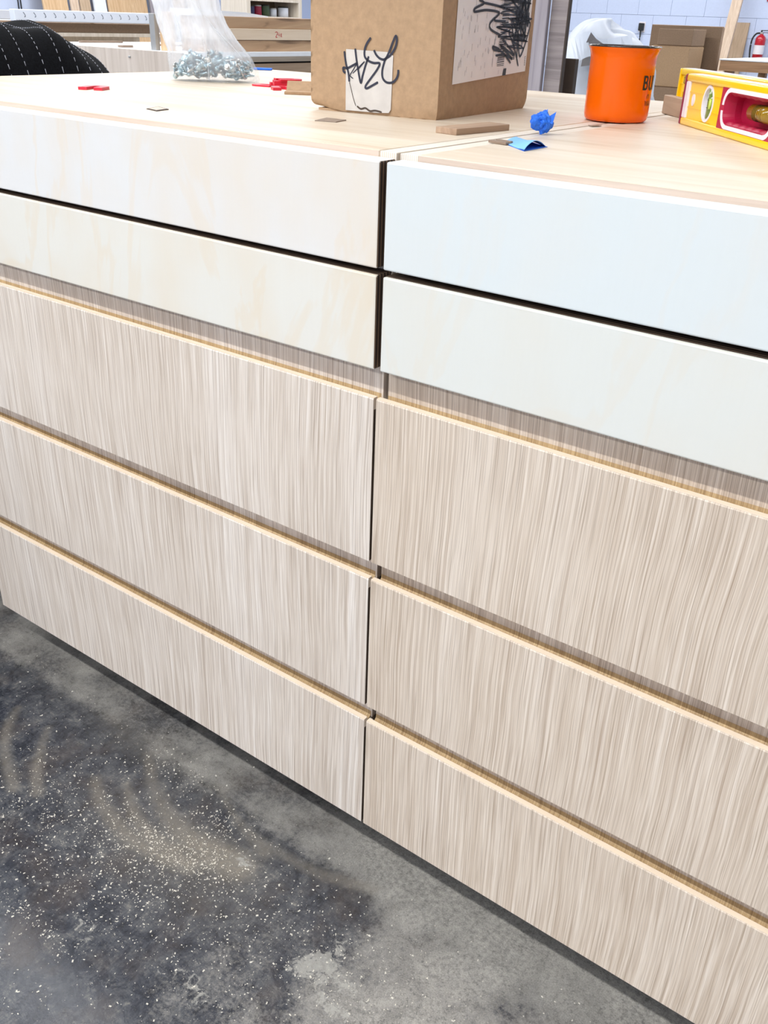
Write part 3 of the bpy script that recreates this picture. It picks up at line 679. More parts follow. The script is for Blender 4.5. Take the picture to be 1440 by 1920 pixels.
        bmesh.ops.remove_doubles(bm, verts=bm.verts[:], dist=.00005); bmesh.ops.recalc_face_normals(bm, faces=bm.faces[:])
        g = obj('hand_grip', bm, M['crimson'], t)
        bm = newbm()   # wavy finger pads, lower and upper
        for (zb, sg) in ((z0+.0067, 1), (z1-.0067, -1)):
            prev = None
            for k in range(49):
                x = x0+.022+(x1-x0-.044)*k/48; hgt = .0016+.0014*abs(math.sin(k*math.pi/8))
                ring_ = [bm.verts.new((x, y, zb+sg*hh)) for y, hh in ((.0015, .0), (.004, hgt), (.011, hgt), (.014, .0))]
                if prev:
                    for i in range(3): bm.faces.new((prev[i], ring_[i], ring_[i+1], prev[i+1]))
                prev = ring_
        bmesh.ops.recalc_face_normals(bm, faces=bm.faces[:]); obj('finger_pad', bm, M['crimson'], g, True)
        for k, (a, b, cc, d) in enumerate([(x0+.0245, x1-.0245, z1-.0056, z1-.0012), (x0+.0245, x1-.0245, z0+.0012, z0+.0056)]):
            bx('white_strip', M['white_pl'], g, a, b, -.0001, .0012, cc, d)
        for sg in (1, -1):
            for xs in (0, 1):
                # curved corner strips
                ccz = z1-.0205 if sg == 1 else z0+.0205; ccx = x0+.0265 if xs == 0 else x1-.0265
                bm = newbm(); pr = None
                for k in range(11):
                    a = math.radians(90*k/10); 
                    pts_ = [(ccx+(-1 if xs == 0 else 1)*rr_*math.cos(a)*1.0, ccz+sg*rr_*math.sin(a)) for rr_ in (.0145, .0195)]
                    vv = [bm.verts.new((p[0], 0.0, p[1])) for p in pts_]
                    if pr: bm.faces.new((pr[0], pr[1], vv[1], vv[0]))
                    pr = vv
                bmesh.ops.recalc_face_normals(bm, faces=bm.faces[:])
                ex = bmesh.ops.extrude_face_region(bm, geom=bm.faces[:]); bmesh.ops.translate(bm, verts=[e for e in ex['geom'] if isinstance(e, bmesh.types.BMVert)], vec=(0, .001, 0)); bmesh.ops.recalc_face_normals(bm, faces=bm.faces[:])
                obj('white_strip', bm, M['white_pl'], g)
        # centre vial seen through the hand hole
        bm = newbm(); tube(bm, [(.198, .0125, .0315), (.255, .0125, .0315)], .0088, 24); v2 = obj('centre_vial', bm, M['amber'], t, True)
        for k in range(6):
            bm = newbm(); x = .2115+k*.0045; tube(bm, [(x, .0125, .0315), (x+.0004, .0125, .0315)], .0090, 24); obj('line_ring', bm, M['ink_black'], v2)
    else:
        # arch shaped hole and a printed square near the end
        bm = newbm(); box(bm, .0165, .030, .003, T-.003, .009, .012); box(bm, .0165, .030, .003, T-.003, .030, Hh-.009); obj('web', bm, M['yellow'], t)
        bm = newbm(); P2 = [(.0165, .012), (.030, .012), (.030, .025)]+[(.02325+.00675*math.cos(a), .025+.005*math.sin(a)) for a in np.linspace(0, math.pi, 9)[1:-1]]+[(.0165, .025)]
        prism(bm, P2, lambda u, vv, y: (u, y, vv), .010, .0115); obj('arch_slot', bm, M['vial_l'], t)
        bm = newbm(); fr = lambda u, v: (u, .0028, v)
        for k in range(6): ribbon(bm, [(.014+k*.0030, .0415), (.014+k*.0030, .0485)], .0011, fr, 1, False)
        ribbon(bm, [(.0135, .0412), (.030, .0412)], .0008, fr, 1, False); ribbon(bm, [(.0135, .0490), (.030, .0490)], .0008, fr, 1, False); ribbon(bm, [(.016, .0506), (.027, .0506)], .0008, fr, 1, False)
        obj('printed_square', bm, M['ink'], t)
    # end caps
    for s, xa, xb in ((0, 0, .0045), (1, L-.0045, L)):
        bx('end_cap', M['maroon'] if handle else M['yellow'], t, xa, xb, -.0004, T+.0004, .0004, Hh-.0004, bev=.001)
    if handle:
        bm = newbm(); box(bm, .0045, .0175, .0004, T-.0004, .0085, Hh-.0085, bev=.001); obj('cap_strip', bm, M['white_pl'], t)
    return t
level('spirit_level', 'yellow spirit level with a crimson hand hole, nearer of the two', (.0690, .5740), True)
level('spirit_level', 'yellow spirit level standing behind the nearer one and the wood block', (-.004, .7480), False)

t = thing('wood_block', 'small square wood block standing between the mug and the levels', 'block', (-.0110, .7180, TZ), math.atan2(EU[1], EU[0]))
bx('block', M['walnut'], t, 0, .105, 0, .0120, 0, .0252, bev=.0008)

t = thing('wood_offcut', 'thin flat brown wood strip lying before the cardboard box', 'offcut', (-.042, .196, TZ), math.atan2(.095, .010))
bx('strip', M['walnut'], t, 0, .100, 0, .030, 0, .0068, bev=.0005)

def tape_ball():
    t = thing('tape_ball', 'crumpled ball of blue masking tape near the worktop seam', 'tape', (.013, .290, TZ))
    bm = newbm(); bmesh.ops.create_icosphere(bm, subdivisions=4, radius=.0125)
    rr = random.Random(5); dirs = [(Vector((rr.gauss(0, 1), rr.gauss(0, 1), rr.gauss(0, 1))).normalized(), rr.uniform(.55, 1.22)) for _ in range(26)]
    ridge = [(Vector((rr.gauss(0, 1), rr.gauss(0, 1), rr.gauss(0, 1))).normalized(), rr.uniform(5, 9), rr.uniform(0, 6)) for _ in range(7)]
    for v in bm.verts:
        n = v.co.normalized(); best = sorted(((n-d).length, s) for d, s in dirs)[:3]
        wsum = sum(1/(b[0]+.12)**2 for b in best); base = sum(b[1]/(b[0]+.12)**2 for b in best)/wsum
        k = sum(abs(math.sin(n.dot(d)*f+p)) for d, f, p in ridge)/7
        v.co = n*.0140*(base*.80+.42*(k-.45))
    zmin = min(v.co.z for v in bm.verts)
    for v in bm.verts: v.co.z = (v.co.z-zmin)*.95
    obj('crumpled_tape', bm, M['tape'], t)
    bm = newbm()
    for a, b, c_ in (((.004, -.004, .016), (.012, .008, .024), (.014, -.002, .012)), ((.0, .0, .018), (.003, .004, .0265), (.008, -.004, .018)), ((-.006, -.006, .012), (-.013, .002, .020), (-.008, .006, .014))):
        vs = [bm.verts.new(p) for p in (a, b, c_)]; bm.faces.new(vs)
    ex = bmesh.ops.extrude_face_region(bm, geom=bm.faces[:]); bmesh.ops.translate(bm, verts=[e for e in ex['geom'] if isinstance(e, bmesh.types.BMVert)], vec=(.0004, .0003, .0004)); bmesh.ops.recalc_face_normals(bm, faces=bm.faces[:])
    obj('tape_corner', bm, M['tape'], t)
tape_ball()

def tape_flap():
    t = thing('tape_piece', 'folded piece of blue masking tape stuck on a stick end', 'tape', (.0530, .1650, TZ), 0)
    # sleeve of tape: lower sheet on the worktop, upper sheet arched over it and open towards the right end
    A, B, Cc, D = [np.array(p)-np.array((.0530, .1650)) for p in ((.031, .174), (.0110, .236), (.0640, .190), (.0770, .134))]
    bm = newbm(); nu, nv = 14, 12; g = []
    for i in range(nu+1):
        u = i/nu; row = []
        for j in range(nv+1):
            v = j/nv; p = (A*(1-u)+D*u)*(1-v)+(B*(1-u)+(Cc+np.array((.010, -.004)))*u)*v
            z = .0010+(.0012+.0060*u**1.6)*math.sin(math.pi*min(1, v*1.02))**.8+.0006*math.sin(u*8+v*3)*u
            row.append(bm.verts.new((p[0], p[1], max(.0006, z))))
        g.append(row)
    for i in range(nu):
        for j in range(nv): bm.faces.new((g[i][j], g[i+1][j], g[i+1][j+1], g[i][j+1]))
    bmesh.ops.recalc_face_normals(bm, faces=bm.faces[:]); bmesh.ops.solidify(bm, geom=bm.faces[:], thickness=.0003)
    obj('upper_sheet', bm, M['tape_l'], t, True)
    bm = newbm(); prism(bm, [tuple(p) for p in (A, D, Cc+np.array((.012, -.004)), B)], lambda u, v, z: (u, v, z), .0001, .0005); obj('lower_sheet', bm, M['tape'], t)
    t2 = thing('thin_stick', 'thin grey wood stick poking out of the blue tape piece', 'stick', (.0165, .1720, TZ), math.atan2(-.012, .045))
    bm = newbm(); box(bm, 0, .026, -.0042, .0012, .0003, .0030, bev=.0004); box(bm, .005, .027, .0015, .0055, .0003, .0040, bev=.0004); obj('sliver', bm, M['stick'], t2)
tape_flap()

# thin veneer chips
def chip(label, pts, m, rim=None):
    cx = sum(p[0] for p in pts)/4; cy = sum(p[1] for p in pts)/4
    t = thing('veneer_chip', label, 'offcut', (cx, cy, TZ))
    bm = newbm(); prism(bm, [(p[0]-cx, p[1]-cy) for p in pts], lambda u, v, z: (u, v, z), .0001, .0010); obj('chip', bm, M['dk_edge' if rim else 'chip'], t)
    if rim:
        bm = newbm(); prism(bm, [((p[0]-cx)*.76, (p[1]-cy)*.76) for p in pts], lambda u, v, z: (u, v, z), .0009, .0013); obj('face', bm, M[rim], t)
chip('thin square veneer chip with a paler middle, left on the worktop', [(-.450, .108), (-.422, .100), (-.430, .127), (-.464, .140)], None, 'chip_l')
chip('thin brown veneer chip lying just left of the cardboard box', [(-.233, .180), (-.207, .188), (-.215, .218), (-.246, .218)], None)
chip('small tan veneer chip on the worktop below the mug', [(.004, .434), (.012, .429), (.018, .443), (.010, .447)], None)

# horseshoe shims
def shim_bm(w_=.038, l_=.044, s_=.011, th=.003):
    out = []
    r = w_/2
    out += [(-w_/2, -l_/2), (-s_/2, -l_/2)]
    out += [(-s_/2, l_/2-r)]+[(-s_/2*math.cos(a), l_/2-r+s_/2*math.sin(a)) for a in np.linspace(0, math.pi, 9)[1:-1]]+[(s_/2, l_/2-r)]
    out += [(s_/2, -l_/2), (w_/2, -l_/2)]
    out += [(r*math.cos(a), l_/2-r+r*math.sin(a)) for a in np.linspace(0, math.pi, 15)]
    bm = newbm(); prism(bm, out, lambda u, v, z: (u, v, z), 0, th); return bm
cam_ang = math.atan2(.919, -.395)-math.pi/2
def shim(label, x, y, z, a, th, group=None, tilt=(0, 0)):
    t = thing('horseshoe_shim', label, 'shim', (x, y, z), a, group); t.rotation_euler = (tilt[0], tilt[1], a)
    obj('plate', shim_bm(th=th), M['red'], t)
shim('single red plastic horseshoe shim lying alone on the worktop', -.738, .256, TZ, cam_ang+.10, .0042)
G = 'red horseshoe shims heaped by the box'
shim('red horseshoe shim at the bottom left of the heap, poking out left', -.672, .562, TZ, 1.75, .0026, G)
shim('red horseshoe shim at the bottom of the heap, poking out towards the box', -.588, .570, TZ, -1.2, .0026, G)
shim('thick red horseshoe shim in the middle of the heap', -.634, .572, TZ+.0028, -.6, .0045, G)
shim('red horseshoe shim lying second from the top of the heap', -.632, .574, TZ+.0074, -.75, .0034, G)
shim('red horseshoe shim on the very top of the heap', -.628, .578, TZ+.0109, -.5, .0028, G)
shim('small red shim end in front of the heap', -.598, .527, TZ, .9, .0045, G)

def scrap():
    t = thing('card_scrap', 'folded brown cardboard scrap behind the left of the box', 'cardboard', (-.500, .500, TZ), .62)
    bm = newbm(); box(bm, -.050, .050, -.020, .006, .0002, .0042, bev=.0005); obj('base_flap', bm, M['card'], t)
    bm = newbm(); prism(bm, [(.006, .0002), (.030, .0170), (.032, .0150), (.009, .0002)], lambda u, v, x: (x, u, v), -.050, .050); obj('raised_flap', bm, M['card'], t)
scrap()

# bag of screws
BC = np.array([-.797, .566]); E1 = np.array([.803, .595])/np.hypot(.803, .595); E2 = np.array([-E1[1], E1[0]])
def bag():
    t = thing('plastic_bag', 'clear plastic bag standing on the worktop, full of zinc screws at its bottom', 'bag', (BC[0], BC[1], TZ), math.atan2(E1[1], E1[0]))
    prof = [(0.0, .0005, .078, .046, 0.0), (.004, .004, .080, .050, 0), (.02, .02, .078, .050, -.002), (.045, .045, .0715, .044, -.010), (.065, .065, .0655, .038, -.022), (.095, .095, .058, .030, -.036), (.115, .115, .056, .028, -.043), (.15, .15, .060, .026, -.050), (.19, .19, .066, .022, -.056)]
    nth = 96; rings = []
    bm = newbm(); rr = random.Random(2)
    S = np.linspace(0, .19, 44); pz = [p[0] for p in prof]
    f = lambda s, k: float(np.interp(s, pz, [p[k] for p in prof]))
    ph = [rr.uniform(0, 6.28) for _ in range(8)]
    for s in S:
        a_, b_, off = f(s, 2), f(s, 3), f(s, 4); row = []
        wr = min(1, max(0, (s-.004)/.05))
        for k in range(nth):
            th = 2*math.pi*k/nth
            m = 1+wr*(.045*math.sin(5*th+ph[0]+s*26)+.035*math.sin(9*th+ph[1]-s*38)+.03*math.sin(14*th+ph[2]+s*55)+.018*math.sin(23*th+ph[3]-s*70))+.012*math.sin(17*th+ph[4])*(1-wr)
            cx_ = math.copysign(abs(math.cos(th))**.8, math.cos(th)); sy_ = math.copysign(abs(math.sin(th))**.8, math.sin(th))
            row.append(bm.verts.new((off+a_*m*cx_, b_*m*sy_, s+.0006+.004*wr*math.sin(3*th+ph[5]))))
        rings.append(row)
    for a, b in zip(rings, rings[1:]):
        for k in range(nth): bm.faces.new((a[k], a[(k+1) % nth], b[(k+1) % nth], b[k])).smooth = True
    bm.faces.new(list(reversed(rings[0])))
    obj('film', bm, M['bag'], t)
    # seam and a few sharp creases in the film
    bm = newbm()
    for (p, r_) in (([(-.002, -.0512, .004), (-.003, -.0505, .03), (-.006, -.047, .05), (-.010, -.042, .066)], .0008), ([(-.062, -.020, .05), (-.050, -.036, .07), (-.058, -.030, .10), (-.070, -.018, .14)], .0007), ([(-.045, -.036, .055), (-.055, -.030, .075), (-.068, -.018, .11)], .0006), ([(.03, -.036, .06), (.005, -.034, .09), (-.03, -.029, .13)], .0006), ([(.055, -.028, .04), (.035, -.033, .062), (.01, -.033, .085)], .0006)):
        tube(bm, smooth_pts(p, 6), r_, 6)
    obj('film_crease', bm, M['bag'], t, True)
bag()
def screws():
    bm = newbm(); tube(bm, [(0, 0, 0), (.0015, 0, 0), (.0030, 0, 0)], [.0030, .0044, .0036], 10)
    tube(bm, [(.003, 0, 0), (.022, 0, 0), (.026, 0, 0)], [.0019, .0019, .0004], 8); tube(bm, [(.003, 0, 0), (.0036, 0, 0)], .0054, 12)
    me = bpy.data.meshes.new('screw'); bm.to_mesh(me); bm.free(); me.materials.append(M['zinc'])
    me2 = me.copy(); me2.materials.clear(); me2.materials.append(M['zinc_w'])
    rr = random.Random(9)
    k = 0
    while k < 215:
        u = rr.uniform(-1, 1); v = rr.uniform(-1, 1)
        if abs(u)**2.4+abs(v)**2.4 > 1: continue
        hmax = .044*(1-.55*abs(u)**3)*(1-.35*abs(v)**2)+.006*math.sin(u*7)
        z = .0062+(hmax-.0062)*rr.random()**.8
        sc = 1-.25*z/.05
        x = u*.073*sc-.010*(z/.045)+.001; y = v*.037*sc
        a = rr.uniform(0, 6.28); el = rr.choice([0, 0, .15, -.15, .5, -.5, 1.0, -1.0])
        if z < .016: el *= .2
        d = Vector((math.cos(a)*math.cos(el), math.sin(a)*math.cos(el), math.sin(el)))
        c0 = Vector((x, y, z)); p0 = c0-d*.013; p1 = c0+d*.013
        ok = all(abs(p.x)/.074 < 1 and abs(p.y)/.043 < 1 and (abs(p.x)/.075)**2.4+(abs(p.y)/.045)**2.4 < 1 and p.z > .0058 and p.z < .053 for p in (p0, p1))
        if not ok: continue
        o = bpy.data.objects.new('screw', me if rr.random() < .72 else me2); C.objects.link(o)
        wx = BC+E1*p0.x+E2*p0.y; o.location = (wx[0], wx[1], TZ+p0.z)
        wd = E1*d.x+E2*d.y; o.rotation_mode = 'QUATERNION'; o.rotation_quaternion = Vector((wd[0], wd[1], d.z)).to_track_quat('X', 'Z')
        tag(o, 'zinc plated hex head screw lying in the heap inside the clear plastic bag', 'screw', 'zinc screws inside the plastic bag'); k += 1
screws()

# blue tape scrap at the far corner
t = thing('tape_scrap', 'small blue tape scrap at the far left corner of the worktop', 'tape', (-1.02, 1.0-.07, TZ), .6)
bx('scrap', M['tape'], t, -.02, .02, -.010, .010, .0002, .0045, bev=.001)

# ------------------------------------------------------------------ black quilted blanket beyond the left end
def blanket():
    t = thing('moving_blanket', 'black quilted moving blanket draped over a mound at far left', 'blanket', (-1.44, .10, 0))
    ax, ay, H = .30, .67, 1.045
    def pt(a, e):  # a azimuth, e elevation 0..pi/2
        f = lambda c, p: math.copysign(abs(c)**p, c)
        x = ax*f(math.cos(e), .3)*f(math.cos(a), .45); y = ay*f(math.cos(e), .3)*f(math.sin(a), .35); z = H*f(math.sin(e), .25)
        k = .008*math.sin(y*40+x*13)+.006*math.sin(x*38-y*17)
        r = max(.0, min(1, z/.3)); return Vector((x*(1+.03*math.sin(9*a)*(1-z/H)), y, max(0, z+k*r)))
    bm = newbm(); na, ne = 120, 60; R = []
    for j in range(ne+1):
        e = (j/ne)**2.2*math.pi/2; R.append([bm.verts.new(pt(2*math.pi*i/na, e)) for i in range(na)])
    for a, b in zip(R, R[1:]):
        for i in range(na): bm.faces.new((a[i], a[(i+1) % na], b[(i+1) % na], b[i]))
    bmesh.ops.remove_doubles(bm, verts=bm.verts[:], dist=.0005); bmesh.ops.recalc_face_normals(bm, faces=bm.faces[:])
    bm.faces.ensure_lookup_table()
    me_o = obj('quilt', bm, M['black_fab'], t, True)
    # stitch rows: dashes over the top, found by casting down on the quilt surface
    from mathutils.bvhtree import BVHTree
    bv = BVHTree.FromPolygons([v.co[:] for v in me_o.data.vertices], [p.vertices[:] for p in me_o.data.polygons])
    bm = newbm(); yy = -.55
    while yy < .66:
        x = -.20
        pts = []
        for k in range(150):
            x = -.22+k*.0035; h = bv.ray_cast(Vector((x, yy+.012*math.sin(x*9), 2)), Vector((0, 0, -1)))[0]
            if h: pts.append(h+Vector((0, 0, .0008)))
        for a, b in zip(pts[::2], pts[1::2]):
            if (b-a).length < .03: tube(bm, [a, b], .0006, 5)
        yy += .040
    tag(obj('stitching', bm, M['thread'], t), None, None, None, 'stuff')
blanket()

# ------------------------------------------------------------------ bench with pale panel end, lumber, rack (left background)
def side_bench():
    t = thing('work_bench', 'pale ash panelled bench behind the bag with offcuts on top', 'bench', (-3.36, 1.96, 0))
    bx('top', M['sheet_white'], t, 0, .96, 0, 1.5, .912, .930, bev=.001)
    bx('front_panel', M['pale_lam'], t, 0, .96, -.012, 0, .05, .9285)
    bx('end_panel', M['pale_lam'], t, 0, .018, 0, 1.5, .05, .912)
    bx('side_band', M['grey_oak'], t, .945, .961, 0, 1.5, .893, .912)
    d = bx('drawer_front', M['brown_lam'], t, .945, .961, .002, 1.498, .55, .886); bx('drawer_front', M['brown_lam'], t, .945, .961, .002, 1.498, .08, .545)
    bx('carcass', M['black_in'], t, .02, .940, .002, 1.498, .06, .911)
    for x in (.05, .88):
        for y in (.05, 1.42): bx('foot', M['toe'], t, x, x+.04, y, y+.04, 0, .06)
    bx('knob', M['alu'], t, .655, .668, -.016, -.011, .898, .906, bev=.002)
side_bench()
for k, (a, b, m, lb, dx) in enumerate([(.9305, .9725, 'hickory', 'knotty brown board at the bottom of the lumber stack behind the bag', 0), (.9735, 1.0150, 'maple_bd', 'pale board with red marker writing in the middle of the lumber stack', .004), (1.0160, 1.0560, 'hickory', 'brown grained board on top of the lumber stack behind the bag', 0)]):
    t = thing('lumber_board', lb, 'board', (-2.42+dx, 2.10, a), 0, 'boards stacked on the pale bench')
    bx('board', M[m], t, -.14, 0, 0, 1.3, 0, b-a, bev=.001)
    if k == 1:
        bm = newbm(); fn = lambda u, v: (.0006, u, v)
        ribbon(bm, [(.395, .029), (.404, .031), (.411, .028), (.406, .020), (.399, .012), (.409, .011)], .0028, fn, 5)
        ribbon(bm, [(.416, .028), (.413, .020), (.426, .019)], .0026, fn, 1); ribbon(bm, [(.422, .029), (.421, .012)], .0026, fn, 1)
        ribbon(bm, [(.437, .026), (.430, .022), (.436, .020), (.429, .015), (.439, .013)], .0024, fn, 4)
        obj('red_writing', bm, M['ink_red'], t)
t = thing('white_sheet_stack', 'thin white sheet lying across the top of the lumber stack', 'sheet', (-2.50, 2.05, 1.0565))
bm = newbm(); prism(bm, [(0, 0), (.30, 0), (.42, .0), (.42, .005), (.28, .016), (0, .022)], lambda u, v, x: (x, u, v), -.06, .07); obj('sheet', bm, M['sheet_white'], t)
t = thing('metal_post', 'grey aluminium upright standing on the pale bench left of the bag', 'post', (-2.58, 1.985, .930)); bx('upright', M['alu'], t, -.018, .012, -.012, .012, 0, .128, bev=.002)
t = thing('wood_post', 'orange wood upright standing on the pale bench beside the bag', 'post', (-2.545, 2.00, .930)); bx('upright', M['orange_wd'], t, -.012, .050, -.012, .012, 0, .135, bev=.002)
for k, (x, y, a, l, wd) in enumerate([(-3.25, 2.14, 1.5, .22, .02), (-2.80, 2.00, 1.57, .055, .03), (-2.95, 2.30, .9, .15, .012)]):
    t = thing('bench_offcut', ['long thin brown offcut lying on the pale bench top', 'short brown offcut near the front edge of the pale bench', 'slim angled offcut lying on the pale bench top'][k], 'offcut', (x, y, .9302), a)
    bx('strip', M['stick'], t, 0, l, 0, wd, 0, .008, bev=.0006)

def rack():
    t = thing('steel_rack', 'white slotted steel rack standing behind the pale bench', 'rack', (-3.62, 2.06, 0))
    L = 1.05
    bx('beam', M['steel_white'], t, -.02, .02, 0, L, 1.003, 1.052, bev=.003)
    for y in (0.03, L-.05):
        bx('upright', M['steel_white'], t, -.02, .012, y-.014, y+.022, 0, 1.003, bev=.002); bx('upright', M['steel_white'], t, -.42, -.39, y-.012, y+.022, 0, 1.04, bev=.002)
    bx('beam', M['steel_white'], t, -.42, -.39, 0, L, 1.003, 1.045, bev=.003)
    bm = newbm(); ribbon(bm, [(.0, .016), (.006, .010), (.010, .000), (.004, -.003)], .0035, lambda u, v: (0.0206, u, v), 4, False)
    s0 = obj('hook_slot', bm, M['slot'], t)
    for k in range(18):
        o = s0 if k == 0 else s0.copy()
        if k: C.objects.link(o); o.parent = t
        o.location = (0, .045+k*.0545, 1.024)
    bx('shelf', M['shelf_wd'], t, -.39, .0, .01, L-.01, .942, .958, bev=.001)
    bx('back_panel', M['shelf_wd'], t, -.385, -.375, .01, L-.01, .47, .942)
    bx('lower_shelf', M['shelf_wd'], t, -.39, .0, .01, L-.01, .45, .47, bev=.001)
    return t
rack()
t = thing('carton', 'long brown carton lying on the shelf of the white steel rack', 'box', (-3.65, 2.13, .9582)); bx('body', M['card_dark'], t, -.30, .0, 0, .78, 0, .042, bev=.002); bx('flap', M['card'], t, -.30, .002, .38, .40, .0415, .0435)

# ------------------------------------------------------------------ left wall: sheets, shelf unit
SH = [(5.83, 6.13, 'orange_wd', 'orange fir sheet leaning on the left wall'), (6.17, 6.27, 'pine', 'narrow pale strip leaning beside the orange fir sheet'), (6.29, 6.42, 'tan_bd', 'narrow tan sheet leaning on the left wall'), (6.47, 6.63, 'sheet_white', 'white sheet leaning between brown sheets on the left wall'), (6.66, 7.20, 'orange_wd', 'wide brown sheet leaning on the left wall above the bag'), (7.25, 7.55, 'grey_smooth', 'grey sheet leaning on the left wall behind the bag'), (7.6, 7.78, 'tan_bd', 'tan plank leaning on the left wall right of the bag'), (7.82, 8.3, 'shelf_wd', 'pale sheet leaning on the left wall beside the shelves')]
for y0, y1, m, lb in SH:
    t = thing('sheet_board', lb, 'sheet', (-8.55, y0, 0)); bm = newbm(); prism(bm, [(0, 0), (.02, 0), (-.28, 2.3), (-.30, 2.3)], lambda u, v, y: (u, y, v), 0, y1-y0); obj('panel', bm, M[m], t)
t = thing('cable_pair', 'two dark cables running down the left wall', 'cable', (-8.99, 5.75, .3))
for k in (0, 1):
    bm = newbm(); tube(bm, [(.008, k*.03, 0.002), (.008, k*.03, 1.2), (.008, k*.03+.01, 2.6)], .006, 6); obj('cable', bm, M['black_pl'], t)
t = thing('wall_ledge', 'cream sheet pack lying low against the left wall', 'sheet', (-5.2, 2.3, 0)); bx('pack', M['shelf_wd'], t, -.5, .2, 0, .72, 0, .955, bev=.004); bx('wrap', M['sheet_white'], t, -.52, .19, -.01, .74, .955, .985, bev=.004)
def shelves():
    t = thing('shelf_unit', 'open cream shelf unit with tins against the left wall', 'shelf', (-6.3, 6.02, 0))
    bx('side_panel', M['shelf_wd'], t, 0, .32, 0, .05, 0, 1.9); bx('side_panel', M['shelf_wd'], t, 0, .32, .70, .745, 0, 1.9); bx('back_panel', M['shelf_back'], t, 0, .012, .05, .70, 0, 1.9)
    for z in (.28, .66, 1.025, 1.165, 1.5, 1.88): bx('shelf_board', M['shelf_wd'], t, .012, .32, .05, .70, z, z+.020)
shelves()
for k, (y, r, h, m, lb) in enumerate([(6.16, .045, .085, 'navy', 'dark navy tin at the left of the shelf unit'), (6.26, .04, .09, 'maroon', 'dark red tin in the shelf unit'), (6.36, .045, .095, 'green_dk', 'green tin in the middle of the shelf unit'), (6.47, .035, .07, 'foam', 'white tub in the shelf unit'), (6.61, .05, .085, 'steel_white', 'white tin at the right of the shelf unit')]):
    t = thing('tin', lb, 'tin', (-6.08, y, 1.0452), 0, 'tins on the cream shelf unit')
    bm = newbm(); lathe(bm, [(0, 0), (r, .001), (r, h-.012), (r*.95, h-.010)], 20); obj('body', bm, M[m], t, True)
    bm = newbm(); lathe(bm, [(r*.97, h-.012), (r*.97, h), (0, h)], 20); obj('lid', bm, M['alu' if k % 2 else 'black_pl'], t, True)

# ------------------------------------------------------------------ right background
t = thing('grey_panel', 'smooth grey board standing right behind the cardboard box', 'panel', (-1.40, 2.596, 0)); bx('board', M['grey_smooth'], t, 0, .199, 0, .022, 0, 2.1, bev=.002)
t = thing('grain_panel', 'grey cross grained panel with a dark edge beside the smooth grey board', 'panel', (-1.200, 2.62, 0)); bx('face', M['grey_grain'], t, 0, .066, 0, .02, 0, 2.1, bev=.001); bx('edge', M['dk_edge'], t, .066, .070, 0, .02, 0, 2.1)
t = thing('dark_plank', 'short dark brown plank standing behind the grain panel', 'plank', (-1.170, 2.72, 0)); bx('plank', M['dk_edge'], t, -.06, .040, 0, .03, 0, .962, bev=.002)

def foam():
    t = thing('foam_bundle', 'crumpled white foam film bundle standing left of the mug', 'packing film', (-2.30, 5.6, 0))
    rr = random.Random(3)
    bm = newbm(); nu, nv = 60, 46; R = []
    ph = [rr.uniform(0, 6.28) for _ in range(9)]
    for j in range(nv+1):
        v = j/nv; z = 1.10*math.sin(v*math.pi/2)**.7; rad = (math.cos(v*math.pi/2))**.45; row = []
        for i in range(nu):
            a = 2*math.pi*i/nu
            wv = 1+.05*math.sin(4*a+z*7+ph[0])+.05*math.sin(7*a-z*11+ph[1])+.035*math.sin(11*a+z*19+ph[2])+.04*math.sin(z*24+2*a+ph[3])
            row.append(bm.verts.new((.36*rad*wv*math.cos(a), .28*rad*wv*math.sin(a), z-.10*max(0, math.cos(a))*v+.018*math.sin(5*a+ph[4])*v)))
        R.append(row)
    for a, b in zip(R, R[1:]):
        for i in range(nu): bm.faces.new((a[i], a[(i+1) % nu], b[(i+1) % nu], b[i]))
    bmesh.ops.remove_doubles(bm, verts=bm.verts[:], dist=.0005); bmesh.ops.recalc_face_normals(bm, faces=bm.faces[:])
    obj('film', bm, M['foam'], t, True)
    bm = newbm()   # torn loose sheet folded over the top
    fp = [[(-.25, -.33, .90), (-.1, -.36, .99), (.02, -.34, 1.04), (.10, -.33, 1.00), (.28, -.30, 1.03)], [(-.2, -.30, .82), (-.05, -.36, .86), (.05, -.37, .90), (.14, -.36, .90), (.30, -.30, .95)]]
    g = [[bm.verts.new(p) for p in smooth_pts(q, 5)] for q in fp]
    for i in range(len(g[0])-1): bm.faces.new((g[0][i], g[0][i+1], g[1][i+1], g[1][i]))
    bmesh.ops.solidify(bm, geom=bm.faces[:], thickness=.006); bmesh.ops.recalc_face_normals(bm, faces=bm.faces[:])
    obj('loose_sheet', bm, M['foam'], t, True)
    bm = newbm(); vs = [bm.verts.new(p) for p in [(.00, -.375, .84), (.13, -.375, .86), (.15, -.350, .96), (.07, -.352, 1.0), (.03, -.352, 1.035), (.005, -.356, .97)]]; bm.faces.new(vs); bmesh.ops.solidify(bm, geom=bm.faces[:], thickness=.004); bmesh.ops.recalc_face_normals(bm, faces=bm.faces[:]); obj('grey_patch', bm, M['foam_grey'], t)  # grey patch laid over the front of the film
foam()

